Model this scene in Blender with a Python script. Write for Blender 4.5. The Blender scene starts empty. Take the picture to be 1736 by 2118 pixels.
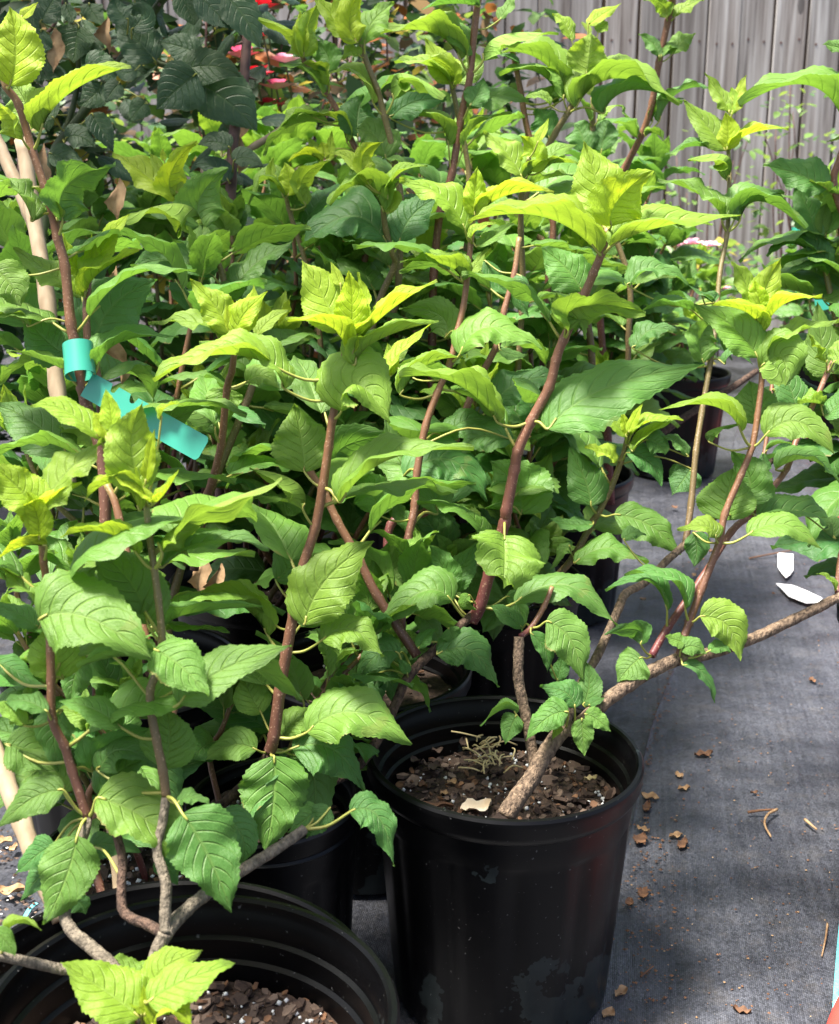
import bpy, bmesh, math, random
import numpy as np
from mathutils import Vector, Matrix

# ------------------------------------------------------------------ camera, sky, sun, exposure
sc = bpy.context.scene
COL = sc.collection
F, CU, CV = 2700.0, 868.0, 1059.0          # focal length and centre of the picture, in picture units (1736 x 2118)
PITCH = math.radians(16.3)
CAM = Vector((0, 0, 0.94))
FWD = Vector((0, math.cos(PITCH), -math.sin(PITCH)))
UPV = Vector((0, math.sin(PITCH), math.cos(PITCH)))
RGT = Vector((1, 0, 0))
cd = bpy.data.cameras.new('camera')
cam = bpy.data.objects.new('camera', cd)
COL.objects.link(cam)
cam.location = CAM
cam.rotation_euler = (math.pi/2 - PITCH, 0, 0)
cd.sensor_fit = 'VERTICAL'; cd.sensor_height = 24.0; cd.lens = 24.0*F/2118.0
cd.clip_start = 0.02; cd.clip_end = 500
cd.dof.use_dof = True; cd.dof.focus_distance = 1.38; cd.dof.aperture_fstop = 8.5
sc.camera = cam

SUN_TO = Vector((-0.30, -0.10, 0.95)).normalized()
world = bpy.data.worlds.new('World'); sc.world = world; world.use_nodes = True
wn = world.node_tree.nodes; wl = world.node_tree.links
sky = wn.new('ShaderNodeTexSky'); sky.sky_type = 'NISHITA'; sky.sun_disc = False
sky.sun_elevation = math.asin(SUN_TO.z); sky.sun_rotation = math.atan2(SUN_TO.x, SUN_TO.y)
sky.air_density = 1.0; sky.dust_density = 5.0; sky.ozone_density = 0.6
wl.new(sky.outputs[0], wn['Background'].inputs[0]); wn['Background'].inputs[1].default_value = 0.09
sd = bpy.data.lights.new('sun', 'SUN'); sd.energy = 4.8; sd.angle = math.radians(12); sd.color = (1.0, 0.95, 0.86)
sun = bpy.data.objects.new('sun', sd); COL.objects.link(sun)
sun.rotation_euler = (-SUN_TO).to_track_quat('-Z', 'Y').to_euler(); sun.location = (0, 0, 6)
sc.view_settings.view_transform = 'Standard'; sc.view_settings.look = 'None'
sc.view_settings.exposure = 1.7; sc.view_settings.gamma = 1.0
sc.render.engine = 'CYCLES'
sc.cycles.max_bounces = 8; sc.cycles.diffuse_bounces = 4; sc.cycles.transmission_bounces = 6; sc.cycles.transparent_max_bounces = 6
sc.cycles.use_denoising = True

rnd = random.Random(11)

# ------------------------------------------------------------------ picture <-> place
def P(u, v, d):
    return CAM + d*(FWD + RGT*((u-CU)/F) + UPV*((CV-v)/F))
TX = {'0': 0.0, '1': 591.0, '2': 1145.4}
TY = {'0': 0.0, '1': 532.0, '2': 1064.0, '3': 1586.0}
K = 0.3404
def V(tile, x, y):                            # a point read off an enlarged tile (row, column) -> picture units
    if tile == 'V': return (x, y)
    return (TX[tile[1]] + x*K, TY[tile[0]] + y*K)

# ------------------------------------------------------------------ objects
ORG = {}
def link(name, mesh, mat, parent=None, origin=(0,0,0), mats=None):
    o = bpy.data.objects.new(name, mesh); COL.objects.link(o)
    for m in (mats or ([mat] if mat else [])):
        if len(mesh.materials) < (len(mats) if mats else 1): mesh.materials.append(m)
    org = Vector(origin)
    ORG[o.name] = org
    if parent is not None:
        o.parent = parent; o.location = org - ORG[parent.name]
    else: o.location = org
    return o
def mk(name, verts, faces, mat, parent=None, origin=None, smooth=True, mats=None, midx=None, uv=None):
    v = np.asarray(verts, dtype=float)
    if origin is None: origin = v.mean(axis=0)
    v = v - np.asarray(origin, dtype=float)
    me = bpy.data.meshes.new(name); me.from_pydata(v.tolist(), [], faces); 
    if midx is not None: me.polygons.foreach_set('material_index', midx)
    if smooth: me.polygons.foreach_set('use_smooth', [True]*len(me.polygons))
    if uv is not None:
        l = me.uv_layers.new(name='UVMap')
        vi = np.empty(len(me.loops), dtype=np.int32); me.loops.foreach_get('vertex_index', vi)
        l.data.foreach_set('uv', np.asarray(uv, dtype=np.float32)[vi].ravel())
    me.update()
    return link(name, me, mat, parent, origin, mats)
def tag(o, label, cat, group=None, kind=None):
    if label: o['label'] = label
    if cat: o['category'] = cat
    if group: o['group'] = group
    if kind: o['kind'] = kind
    return o
def thing(name, label, cat, loc, group=None):
    o = bpy.data.objects.new(name, None); COL.objects.link(o)
    o.empty_display_size = 0.05; o.location = loc; ORG[o.name] = Vector(loc)
    return tag(o, label, cat, group)

# ------------------------------------------------------------------ materials
def mat(name):
    m = bpy.data.materials.new(name); m.use_nodes = True
    nt = m.node_tree; nt.nodes.clear()
    out = nt.nodes.new('ShaderNodeOutputMaterial')
    return m, nt, nt.nodes, nt.links, out
def N(nt, t, **kw):
    n = nt.nodes.new('ShaderNode'+t)
    for k, v in kw.items():
        if k.startswith('i_'): n.inputs[int(k[2:])].default_value = v
        else: setattr(n, k, v)
    return n
def mth(nt, op, a, b=None, c=None):
    n = nt.nodes.new('ShaderNodeMath'); n.operation = op
    for i, x in enumerate((a, b, c)):
        if x is None: continue
        if isinstance(x, (int, float)): n.inputs[i].default_value = x
        else: nt.links.new(x, n.inputs[i])
    return n.outputs[0]
def mixc(nt, f, a, b, blend='MIX'):
    n = nt.nodes.new('ShaderNodeMix'); n.data_type = 'RGBA'; n.blend_type = blend
    for idx, x in ((0, f), (6, a), (7, b)):
        if isinstance(x, (int, float)): n.inputs[idx].default_value = x
        elif isinstance(x, tuple): n.inputs[idx].default_value = x if len(x) == 4 else (*x, 1)
        else: nt.links.new(x, n.inputs[idx])
    return n.outputs[2]
def noise(nt, scale, detail=3, vec=None, rough=0.5):
    n = N(nt, 'TexNoise'); n.inputs['Scale'].default_value = scale; n.inputs['Detail'].default_value = detail
    n.inputs['Roughness'].default_value = rough
    if vec is not None: nt.links.new(vec, n.inputs['Vector'])
    return n.outputs[0]
def ramp(nt, fac, stops):
    n = N(nt, 'ValToRGB'); e = n.color_ramp.elements
    while len(e) < len(stops): e.new(0.5)
    for i, (p, c) in enumerate(stops):
        e[i].position = p; e[i].color = (*c, 1) if len(c) == 3 else c
    nt.links.new(fac, n.inputs[0]); return n.outputs[0]
def bump(nt, h, strength=0.3, dist=0.001, normal=None):
    n = N(nt, 'Bump'); n.inputs['Strength'].default_value = strength; n.inputs['Distance'].default_value = dist
    nt.links.new(h, n.inputs['Height'])
    if normal is not None: nt.links.new(normal, n.inputs['Normal'])
    return n.outputs[0]

def leaf_material(name, mature, young, under_m, under_y, tr_m, tr_y, rough=0.44, transl=0.29, nveins=8.0, spec=0.44, veinc=0.24):
    m, nt, nn, ll, out = mat(name)
    oi = N(nt, 'ObjectInfo')
    sep = N(nt, 'SeparateColor'); ll.new(oi.outputs['Color'], sep.inputs[0])
    age, var = sep.outputs[0], sep.outputs[1]
    uv = N(nt, 'UVMap'); sx = N(nt, 'SeparateXYZ'); ll.new(uv.outputs[0], sx.inputs[0])
    ax = mth(nt, 'ABSOLUTE', sx.outputs[0])
    # lateral veins arc towards the tip
    p = mth(nt, 'SUBTRACT', sx.outputs[1], mth(nt, 'ADD', mth(nt, 'MULTIPLY', ax, 0.20), mth(nt, 'MULTIPLY', mth(nt, 'MULTIPLY', ax, ax), 0.12)))
    ph = mth(nt, 'PINGPONG', mth(nt, 'MULTIPLY', p, nveins), 0.5)        # 0 on a vein
    vein = mth(nt, 'SUBTRACT', 1.0, mth(nt, 'SMOOTH_MIN', mth(nt, 'MULTIPLY', ph, 9.0), 1.0, 0.4))
    vein = mth(nt, 'MULTIPLY', vein, mth(nt, 'SUBTRACT', 1.0, mth(nt, 'MULTIPLY', ax, 0.75)))
    midr = mth(nt, 'SUBTRACT', 1.0, mth(nt, 'SMOOTH_MIN', mth(nt, 'MULTIPLY', ax, 14.0), 1.0, 0.5))
    vn = mth(nt, 'MAXIMUM', vein, midr); vn.node.use_clamp = True
    geo = N(nt, 'NewGeometry')
    tc = N(nt, 'TexCoord')
    n1 = noise(nt, 9, 4, uv.outputs[0]); n2 = noise(nt, 38, 3, uv.outputs[0])
    blot = noise(nt, 22, 3, tc.outputs['Object'])
    top = mixc(nt, age, mature, young)
    und = mixc(nt, age, under_m, under_y)
    col = mixc(nt, geo.outputs['Backfacing'], top, und)
    # variation: tone per leaf, blotches within
    hsv = N(nt, 'HueSaturation'); ll.new(col, hsv.inputs['Color'])
    ll.new(mth(nt, 'ADD', 0.84, mth(nt, 'MULTIPLY', var, 0.32)), hsv.inputs['Value'])
    ll.new(mth(nt, 'ADD', 0.489, mth(nt, 'MULTIPLY', sep.outputs[2], 0.022)), hsv.inputs['Hue'])
    col = mixc(nt, mth(nt, 'MULTIPLY', mth(nt, 'SUBTRACT', n1, 0.35), 0.55), hsv.outputs[0], mixc(nt, 0.5, hsv.outputs[0], (0.16, 0.24, 0.06, 1)))
    col = mixc(nt, mth(nt, 'MULTIPLY', mth(nt, 'GREATER_THAN', blot, 0.70), 0.35), col, mixc(nt, 0.6, col, (0.22, 0.20, 0.05, 1)))
    col = mixc(nt, mth(nt, 'MULTIPLY', vn, veinc), col, mixc(nt, 0.62, col, (0.42, 0.52, 0.16, 1)))
    edge = mth(nt, 'MULTIPLY', mth(nt, 'GREATER_THAN', mth(nt, 'ADD', mth(nt, 'MULTIPLY', ax, 0.55), mth(nt, 'MULTIPLY', noise(nt, 7, 3, tc.outputs['Object']), 0.9)), mth(nt, 'SUBTRACT', 1.22, mth(nt, 'MULTIPLY', var, 0.16))), 0.75)
    col = mixc(nt, edge, col, mixc(nt, n2, (0.16, 0.12, 0.03, 1), (0.26, 0.24, 0.06, 1)))
    # fine pale specks (hairs and dust)
    spk = noise(nt, 150, 1, uv.outputs[0])
    col = mixc(nt, mth(nt, 'MULTIPLY', mth(nt, 'GREATER_THAN', spk, 0.69), 0.22), col, (0.45, 0.55, 0.35, 1))
    quilt = mth(nt, 'ADD', mth(nt, 'MULTIPLY', n2, 0.35), mth(nt, 'ADD', mth(nt, 'MULTIPLY', n1, 0.5), mth(nt, 'MULTIPLY', vn, -0.60)))
    bmp = bump(nt, quilt, 0.8, 0.0022)
    pr = N(nt, 'BsdfPrincipled'); ll.new(col, pr.inputs['Base Color'])
    ll.new(mth(nt, 'ADD', rough, mth(nt, 'MULTIPLY', mth(nt, 'ADD', geo.outputs['Backfacing'], mth(nt, 'MULTIPLY', n1, 0.5)), 0.18)), pr.inputs['Roughness'])
    pr.inputs['Specular IOR Level'].default_value = spec
    ll.new(bmp, pr.inputs['Normal'])
    tl = N(nt, 'BsdfTranslucent')
    tcol = mixc(nt, age, tr_m, tr_y)
    tcol = mixc(nt, mth(nt, 'MULTIPLY', vn, 0.55), tcol, mixc(nt, 0.6, tcol, (0.10, 0.22, 0.02, 1)))
    tcol = mixc(nt, mth(nt, 'MULTIPLY', n1, 0.5), tcol, mixc(nt, 0.5, tcol, (0.08, 0.24, 0.02, 1)))
    ll.new(tcol, tl.inputs['Color']); ll.new(bmp, tl.inputs['Normal'])
    mx = N(nt, 'MixShader')
    ll.new(mth(nt, 'ADD', transl, mth(nt, 'MULTIPLY', age, 0.16)), mx.inputs[0])
    ll.new(pr.outputs[0], mx.inputs[1]); ll.new(tl.outputs[0], mx.inputs[2]); ll.new(mx.outputs[0], out.inputs[0])
    return m
M = {}
M['leaf'] = leaf_material('hydrangea_leaf', (0.038, 0.145, 0.033), (0.37, 0.52, 0.014), (0.12, 0.26, 0.05), (0.36, 0.50, 0.04),
                          (0.15, 0.38, 0.05), (0.66, 0.78, 0.03))
M['rose'] = leaf_material('rose_leaf', (0.020, 0.062, 0.022), (0.10, 0.17, 0.03), (0.05, 0.10, 0.05), (0.12, 0.2, 0.05),
                          (0.05, 0.13, 0.03), (0.3, 0.4, 0.05), rough=0.38, transl=0.2, nveins=7, spec=0.5, veinc=0.12)  # rose base colours kept dark, overhead shade put into the colour

def simple(name, c1, c2, scale=30, rough=0.6, bscale=None, bstr=0.3, bdist=0.001, spec=0.4, detail=4, stretch=None):
    m, nt, nn, ll, out = mat(name)
    tc = N(nt, 'TexCoord'); vec = tc.outputs['Object']
    if stretch:
        mp = N(nt, 'Mapping'); mp.inputs['Scale'].default_value = stretch; ll.new(vec, mp.inputs[0]); vec = mp.outputs[0]
    f = noise(nt, scale, detail, vec)
    col = ramp(nt, f, [(0.32, c1), (0.68, c2)])
    pr = N(nt, 'BsdfPrincipled'); ll.new(col, pr.inputs['Base Color']); pr.inputs['Roughness'].default_value = rough
    pr.inputs['Specular IOR Level'].default_value = spec
    h = noise(nt, bscale or scale*2, 4, vec)
    ll.new(bump(nt, h, bstr, bdist), pr.inputs['Normal']); ll.new(pr.outputs[0], out.inputs[0])
    return m
def stem_mat(name, low, high, tip):
    m, nt, nn, ll, out = mat(name)
    uv = N(nt, 'UVMap'); sx = N(nt, 'SeparateXYZ'); ll.new(uv.outputs[0], sx.inputs[0])
    tc = N(nt, 'TexCoord')
    col = ramp(nt, sx.outputs[1], [(0.0, low), (0.55, high), (0.9, high), (1.0, tip)])
    n1 = noise(nt, 60, 3, tc.outputs['Object'])
    col = mixc(nt, mth(nt, 'MULTIPLY', n1, 0.6), col, mixc(nt, 0.7, col, (0.05, 0.025, 0.02, 1)))
    sp = noise(nt, 420, 1, tc.outputs['Object'])
    col = mixc(nt, mth(nt, 'MULTIPLY', mth(nt, 'GREATER_THAN', sp, 0.66), 0.45), col, (0.45, 0.30, 0.20, 1))
    pr = N(nt, 'BsdfPrincipled'); ll.new(col, pr.inputs['Base Color']); pr.inputs['Roughness'].default_value = 0.5
    ll.new(bump(nt, sp, 0.4, 0.0006), pr.inputs['Normal']); ll.new(pr.outputs[0], out.inputs[0])
    return m
M['stem_brown'] = stem_mat('stem_brown', (0.115, 0.045, 0.032), (0.20, 0.095, 0.042), (0.26, 0.22, 0.06))
M['stem_red'] = stem_mat('stem_red', (0.125, 0.022, 0.028), (0.21, 0.095, 0.05), (0.24, 0.18, 0.06))
M['stem_olive'] = stem_mat('stem_olive', (0.13, 0.085, 0.035), (0.17, 0.14, 0.045), (0.24, 0.26, 0.06))
M['petiole'] = simple('petiole', (0.24, 0.22, 0.05), (0.30, 0.33, 0.07), 60, 0.45)
M['bark'] = simple('bark', (0.055, 0.036, 0.024), (0.25, 0.175, 0.115), 240, 0.85, 420, 1.0, 0.004, stretch=(1, 1, 0.45))
M['bark_dark'] = simple('bark_dark', (0.028, 0.016, 0.012), (0.13, 0.08, 0.055), 240, 0.85, 420, 1.0, 0.004, stretch=(1, 1, 0.45))
M['bark_grey'] = simple('bark_grey', (0.075, 0.062, 0.045), (0.21, 0.175, 0.13), 260, 0.8, 460, 1.0, 0.003, stretch=(1, 1, 0.4))
M['cane'] = simple('cane', (0.20, 0.145, 0.085), (0.36, 0.28, 0.185), 60, 0.65, stretch=(1, 1, 0.15))
M['rose_stem'] = simple('rose_stem', (0.055, 0.028, 0.026), (0.15, 0.08, 0.065), 50, 0.65)
M['rose_green'] = simple('rose_green_stem', (0.03, 0.05, 0.015), (0.07, 0.09, 0.03), 40, 0.55)
M['dead'] = simple('dead_leaf', (0.20, 0.11, 0.05), (0.46, 0.31, 0.17), 60, 0.8, bstr=0.6)
M['dead_dark'] = simple('dead_leaf_dark', (0.07, 0.035, 0.02), (0.22, 0.11, 0.055), 60, 0.8, bstr=0.6)
M['teal'] = simple('teal_plastic', (0.030, 0.25, 0.175), (0.036, 0.29, 0.205), 10, 0.30, bstr=0.02, spec=0.5)
M['white'] = simple('white_plastic', (0.74, 0.75, 0.77), (0.82, 0.82, 0.83), 10, 0.4, bstr=0.02)
M['hose'] = simple('hose_rubber', (0.42, 0.05, 0.04), (0.50, 0.075, 0.06), 15, 0.45, bstr=0.1)
M['perlite'] = simple('perlite', (0.62, 0.63, 0.62), (0.82, 0.82, 0.80), 90, 0.9)
def chip_mat():
    m, nt, nn, ll, out = mat('bark_chip')
    g = N(nt, 'NewGeometry'); tc = N(nt, 'TexCoord')
    col = ramp(nt, g.outputs['Random Per Island'], [(0.0, (0.030, 0.017, 0.012)), (0.45, (0.085, 0.050, 0.033)), (0.8, (0.16, 0.105, 0.075)), (1.0, (0.27, 0.19, 0.14))])
    f = noise(nt, 160, 4, tc.outputs['Object'])
    col = mixc(nt, mth(nt, 'MULTIPLY', f, 0.9), col, mixc(nt, 0.7, col, (0.02, 0.012, 0.01, 1)))
    pr = N(nt, 'BsdfPrincipled'); ll.new(col, pr.inputs['Base Color']); pr.inputs['Roughness'].default_value = 0.85
    ll.new(bump(nt, f, 0.8, 0.002), pr.inputs['Normal']); ll.new(pr.outputs[0], out.inputs[0]); return m
M['chip'] = chip_mat()
M['straw'] = simple('straw', (0.46, 0.35, 0.16), (0.64, 0.52, 0.28), 30, 0.7)
M['pale_wood'] = simple('pale_wood', (0.62, 0.47, 0.30), (0.86, 0.78, 0.66), 35, 0.7, bstr=0.4)
M['cyan_thread'] = simple('cyan_thread', (0.08, 0.38, 0.42), (0.16, 0.52, 0.54), 300, 0.6)
M['pink'] = simple('pink_petal', (0.65, 0.12, 0.25), (0.80, 0.38, 0.48), 30, 0.6)
M['pale_pink'] = simple('pale_pink_petal', (0.75, 0.35, 0.48), (0.86, 0.68, 0.72), 40, 0.6)
M['red'] = simple('red_petal', (0.50, 0.02, 0.04), (0.66, 0.07, 0.10), 30, 0.55)

def soil_mat():
    m, nt, nn, ll, out = mat('potting_soil')
    tc = N(nt, 'TexCoord'); o = tc.outputs['Object']
    f = noise(nt, 90, 6, o, 0.65)
    col = ramp(nt, f, [(0.3, (0.012, 0.008, 0.006)), (0.55, (0.055, 0.033, 0.022)), (0.75, (0.13, 0.085, 0.055))])
    pr = N(nt, 'BsdfPrincipled'); ll.new(col, pr.inputs['Base Color']); pr.inputs['Roughness'].default_value = 0.95
    ll.new(bump(nt, f, 1.0, 0.006), pr.inputs['Normal']); ll.new(pr.outputs[0], out.inputs[0])
    return m
M['soil'] = soil_mat()
def pot_mat():
    m, nt, nn, ll, out = mat('black_pot_plastic')
    tc = N(nt, 'TexCoord'); o = tc.outputs['Object']
    n1 = noise(nt, 9, 5, o, 0.6); n2 = noise(nt, 260, 2, o); n3 = noise(nt, 30, 4, o)
    sp = N(nt, 'SeparateXYZ'); ll.new(o, sp.inputs[0])
    low = mth(nt, 'SUBTRACT', 1.0, mth(nt, 'MULTIPLY', sp.outputs[2], 6.0)); low.node.use_clamp = True
    dust = mth(nt, 'MULTIPLY', mth(nt, 'GREATER_THAN', mth(nt, 'ADD', mth(nt, 'MULTIPLY', low, 0.20), n1), 0.68), 0.35)
    dust = mth(nt, 'MULTIPLY', dust, mth(nt, 'ADD', n3, 0.1))
    spk = mth(nt, 'MULTIPLY', mth(nt, 'GREATER_THAN', n2, 0.73), 0.5)
    col = mixc(nt, dust, (0.0016, 0.0016, 0.0020, 1), (0.055, 0.075, 0.078, 1))
    col = mixc(nt, spk, col, (0.13, 0.13, 0.13, 1))
    pr = N(nt, 'BsdfPrincipled'); ll.new(col, pr.inputs['Base Color'])
    ll.new(mth(nt, 'ADD', 0.24, mth(nt, 'MULTIPLY', n3, 0.22)), pr.inputs['Roughness'])
    pr.inputs['Specular IOR Level'].default_value = 0.20
    ll.new(bump(nt, n3, 0.05, 0.001), pr.inputs['Normal']); ll.new(pr.outputs[0], out.inputs[0])
    return m
M['pot'] = pot_mat()
def fabric_mat(name, wx, wy, tint):
    m, nt, nn, ll, out = mat(name)
    tc = N(nt, 'TexCoord'); o = tc.outputs['Object']
    mp = N(nt, 'Mapping'); mp.inputs['Rotation'].default_value = (0, 0, math.radians(9)); ll.new(o, mp.inputs[0])
    sp = N(nt, 'SeparateXYZ'); ll.new(mp.outputs[0], sp.inputs[0])
    wob = noise(nt, 14, 3, o)
    gx = mth(nt, 'ADD', mth(nt, 'MULTIPLY', sp.outputs[0], wx), mth(nt, 'MULTIPLY', wob, 1.2))
    gy = mth(nt, 'ADD', mth(nt, 'MULTIPLY', sp.outputs[1], wy), mth(nt, 'MULTIPLY', wob, 1.0))
    chk = mth(nt, 'MULTIPLY', mth(nt, 'FLOOR', gx), 0.5)
    gy2 = mth(nt, 'ADD', gy, chk)                                        # woven tapes offset row by row
    tx = mth(nt, 'ABSOLUTE', mth(nt, 'SINE', mth(nt, 'MULTIPLY', gx, math.pi)))
    ty = mth(nt, 'ABSOLUTE', mth(nt, 'SINE', mth(nt, 'MULTIPLY', gy2, math.pi)))
    tape = mth(nt, 'MULTIPLY', tx, ty)
    streak = N(nt, 'Mapping'); streak.inputs['Scale'].default_value = (130, 6.0, 1); ll.new(mp.outputs[0], streak.inputs[0])
    st = noise(nt, 1.0, 3, streak.outputs[0])
    big = noise(nt, 3.2, 5, o, 0.6); dirt = noise(nt, 26, 5, o, 0.7); fine = noise(nt, 230, 2, o)
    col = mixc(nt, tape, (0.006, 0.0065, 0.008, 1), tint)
    cell = N(nt, 'CombineXYZ'); ll.new(mth(nt, 'FLOOR', gx), cell.inputs[0]); ll.new(mth(nt, 'FLOOR', gy2), cell.inputs[1])
    wn_ = N(nt, 'TexWhiteNoise', noise_dimensions='2D'); ll.new(cell.outputs[0], wn_.inputs['Vector'])
    row = N(nt, 'TexWhiteNoise', noise_dimensions='1D'); ll.new(mth(nt, 'FLOOR', mth(nt, 'MULTIPLY', gx, 0.5)), row.inputs['W'])
    sk = mth(nt, 'ADD', mth(nt, 'MULTIPLY', wn_.outputs['Value'], 0.55), mth(nt, 'ADD', mth(nt, 'MULTIPLY', row.outputs['Value'], 0.20), mth(nt, 'MULTIPLY', st, 0.30)))
    col = mixc(nt, sk, mixc(nt, 0.70, col, (0.008, 0.008, 0.010, 1)), mixc(nt, 0.34, col, (0.24, 0.25, 0.30, 1)))
    mid_ = noise(nt, 11, 4, o, 0.65)
    bg = ramp(nt, mid_, [(0.36, (0.42, 0.43, 0.46)), (0.62, (1.0, 1.0, 1.0))])
    col = mixc(nt, 0.85, col, bg, 'MULTIPLY')
    dm = mth(nt, 'MULTIPLY', mth(nt, 'SUBTRACT', dirt, 0.52), 2.4); dm.node.use_clamp = True
    col = mixc(nt, mth(nt, 'MULTIPLY', dm, 0.55), col, (0.085, 0.072, 0.06, 1))
    col = mixc(nt, mth(nt, 'MULTIPLY', mth(nt, 'GREATER_THAN', fine, 0.72), 0.4), col, (0.14, 0.11, 0.08, 1))
    pr = N(nt, 'BsdfPrincipled'); ll.new(col, pr.inputs['Base Color'])
    ll.new(mth(nt, 'ADD', 0.26, mth(nt, 'ADD', mth(nt, 'MULTIPLY', big, 0.22), mth(nt, 'MULTIPLY', dm, 0.35))), pr.inputs['Roughness'])
    pr.inputs['Specular IOR Level'].default_value = 0.55
    h = mth(nt, 'ADD', mth(nt, 'MULTIPLY', tape, 0.25), mth(nt, 'MULTIPLY', st, 0.2))
    b1 = bump(nt, h, 0.55, 0.0022)
    wm = N(nt, 'Mapping'); wm.inputs['Scale'].default_value = (26, 7, 1); ll.new(mp.outputs[0], wm.inputs[0])
    wrk = noise(nt, 1.0, 5, wm.outputs[0], 0.6)
    b2 = bump(nt, big, 0.75, 0.035, b1); b2 = bump(nt, wrk, 0.55, 0.007, b2)
    ll.new(b2, pr.inputs['Normal']); ll.new(pr.outputs[0], out.inputs[0])
    return m
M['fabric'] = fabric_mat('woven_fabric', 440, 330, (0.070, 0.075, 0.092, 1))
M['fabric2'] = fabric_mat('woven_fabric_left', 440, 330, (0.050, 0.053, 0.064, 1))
def plank_mat():
    m, nt, nn, ll, out = mat('weathered_wood')
    tc = N(nt, 'TexCoord'); oi = N(nt, 'ObjectInfo')
    cb = N(nt, 'CombineXYZ'); ll.new(mth(nt, 'MULTIPLY', oi.outputs['Random'], 37.0), cb.inputs[0]); ll.new(mth(nt, 'MULTIPLY', oi.outputs['Random'], 11.0), cb.inputs[2])
    ad = N(nt, 'VectorMath', operation='ADD'); ll.new(tc.outputs['Object'], ad.inputs[0]); ll.new(cb.outputs[0], ad.inputs[1])
    mp = N(nt, 'Mapping'); mp.inputs['Scale'].default_value = (38, 38, 1.1); ll.new(ad.outputs[0], mp.inputs[0])
    g = noise(nt, 1.0, 6, mp.outputs[0], 0.62)
    mp2 = N(nt, 'Mapping'); mp2.inputs['Scale'].default_value = (9, 9, 0.9); ll.new(ad.outputs[0], mp2.inputs[0])
    g2 = noise(nt, 1.0, 3, mp2.outputs[0])
    col = ramp(nt, g, [(0.30, (0.085, 0.072, 0.068)), (0.48, (0.24, 0.22, 0.21)), (0.70, (0.46, 0.44, 0.43))])
    col = mixc(nt, mth(nt, 'MULTIPLY', mth(nt, 'SUBTRACT', g2, 0.35), 0.9), col, mixc(nt, 0.5, col, (0.20, 0.115, 0.065, 1)))
    kn = N(nt, 'TexVoronoi'); mp3 = N(nt, 'Mapping'); mp3.inputs['Scale'].default_value = (7, 7, 2.6); ll.new(ad.outputs[0], mp3.inputs[0])
    ll.new(mp3.outputs[0], kn.inputs['Vector']); kn.inputs['Scale'].default_value = 1.0
    kd = mth(nt, 'LESS_THAN', kn.outputs['Distance'], 0.10)
    col = mixc(nt, mth(nt, 'MULTIPLY', kd, 0.7), col, (0.035, 0.03, 0.03, 1))
    hs = N(nt, 'HueSaturation'); ll.new(col, hs.inputs['Color']); ll.new(mth(nt, 'ADD', 0.78, mth(nt, 'MULTIPLY', oi.outputs['Random'], 0.5)), hs.inputs['Value'])
    pr = N(nt, 'BsdfPrincipled'); ll.new(hs.outputs[0], pr.inputs['Base Color']); pr.inputs['Roughness'].default_value = 0.85
    ll.new(bump(nt, g, 0.6, 0.004), pr.inputs['Normal']); ll.new(pr.outputs[0], out.inputs[0])
    return m
M['plank'] = plank_mat()
M['rail'] = simple('rail_wood', (0.12, 0.075, 0.045), (0.24, 0.16, 0.10), 20, 0.85)

# ------------------------------------------------------------------ shape helpers
def catmull(pts, n=6):
    p = [np.asarray(q, dtype=float) for q in pts]
    if len(p) < 3: 
        return [p[0]*(1-t)+p[1]*t for t in np.linspace(0, 1, n+1)]
    e = [2*p[0]-p[1]] + p + [2*p[-1]-p[-2]]
    out = []
    for i in range(1, len(e)-2):
        for k in range(n):
            t = k/n
            a, b, c, d = e[i-1], e[i], e[i+1], e[i+2]
            out.append(0.5*((2*b)+(c-a)*t+(2*a-5*b+4*c-d)*t*t+(3*b-a-3*c+d)*t**3))
    out.append(p[-1]); return out
def tube(pts, rads, sides=9, rough=0.0, seed=0):
    r_ = random.Random(seed)
    pts = [np.asarray(q, dtype=float) for q in pts]; n = len(pts)
    verts, faces, uv = [], [], []
    t0 = pts[1]-pts[0]; t0 /= np.linalg.norm(t0)+1e-9
    ref = np.array([0, 0, 1.0]) if abs(t0[2]) < 0.9 else np.array([1.0, 0, 0])
    u = np.cross(t0, ref); u /= np.linalg.norm(u)
    for i in range(n):
        t = pts[min(i+1, n-1)]-pts[max(i-1, 0)]; t = t/(np.linalg.norm(t)+1e-9)
        u = u - t*np.dot(u, t); u /= np.linalg.norm(u)+1e-9; w = np.cross(t, u)
        for k in range(sides):
            a = 2*math.pi*k/sides; rr = rads[i]*(1+rough*r_.uniform(-1, 1))
            verts.append(pts[i]+rr*(math.cos(a)*u+math.sin(a)*w)); uv.append((k/sides, i/(n-1)))
    for i in range(n-1):
        for k in range(sides):
            k2 = (k+1) % sides
            faces.append((i*sides+k, i*sides+k2, (i+1)*sides+k2, (i+1)*sides+k))
    faces.append(tuple(range(sides-1, -1, -1))); faces.append(tuple((n-1)*sides+k for k in range(sides)))
    return verts, faces, uv
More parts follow.
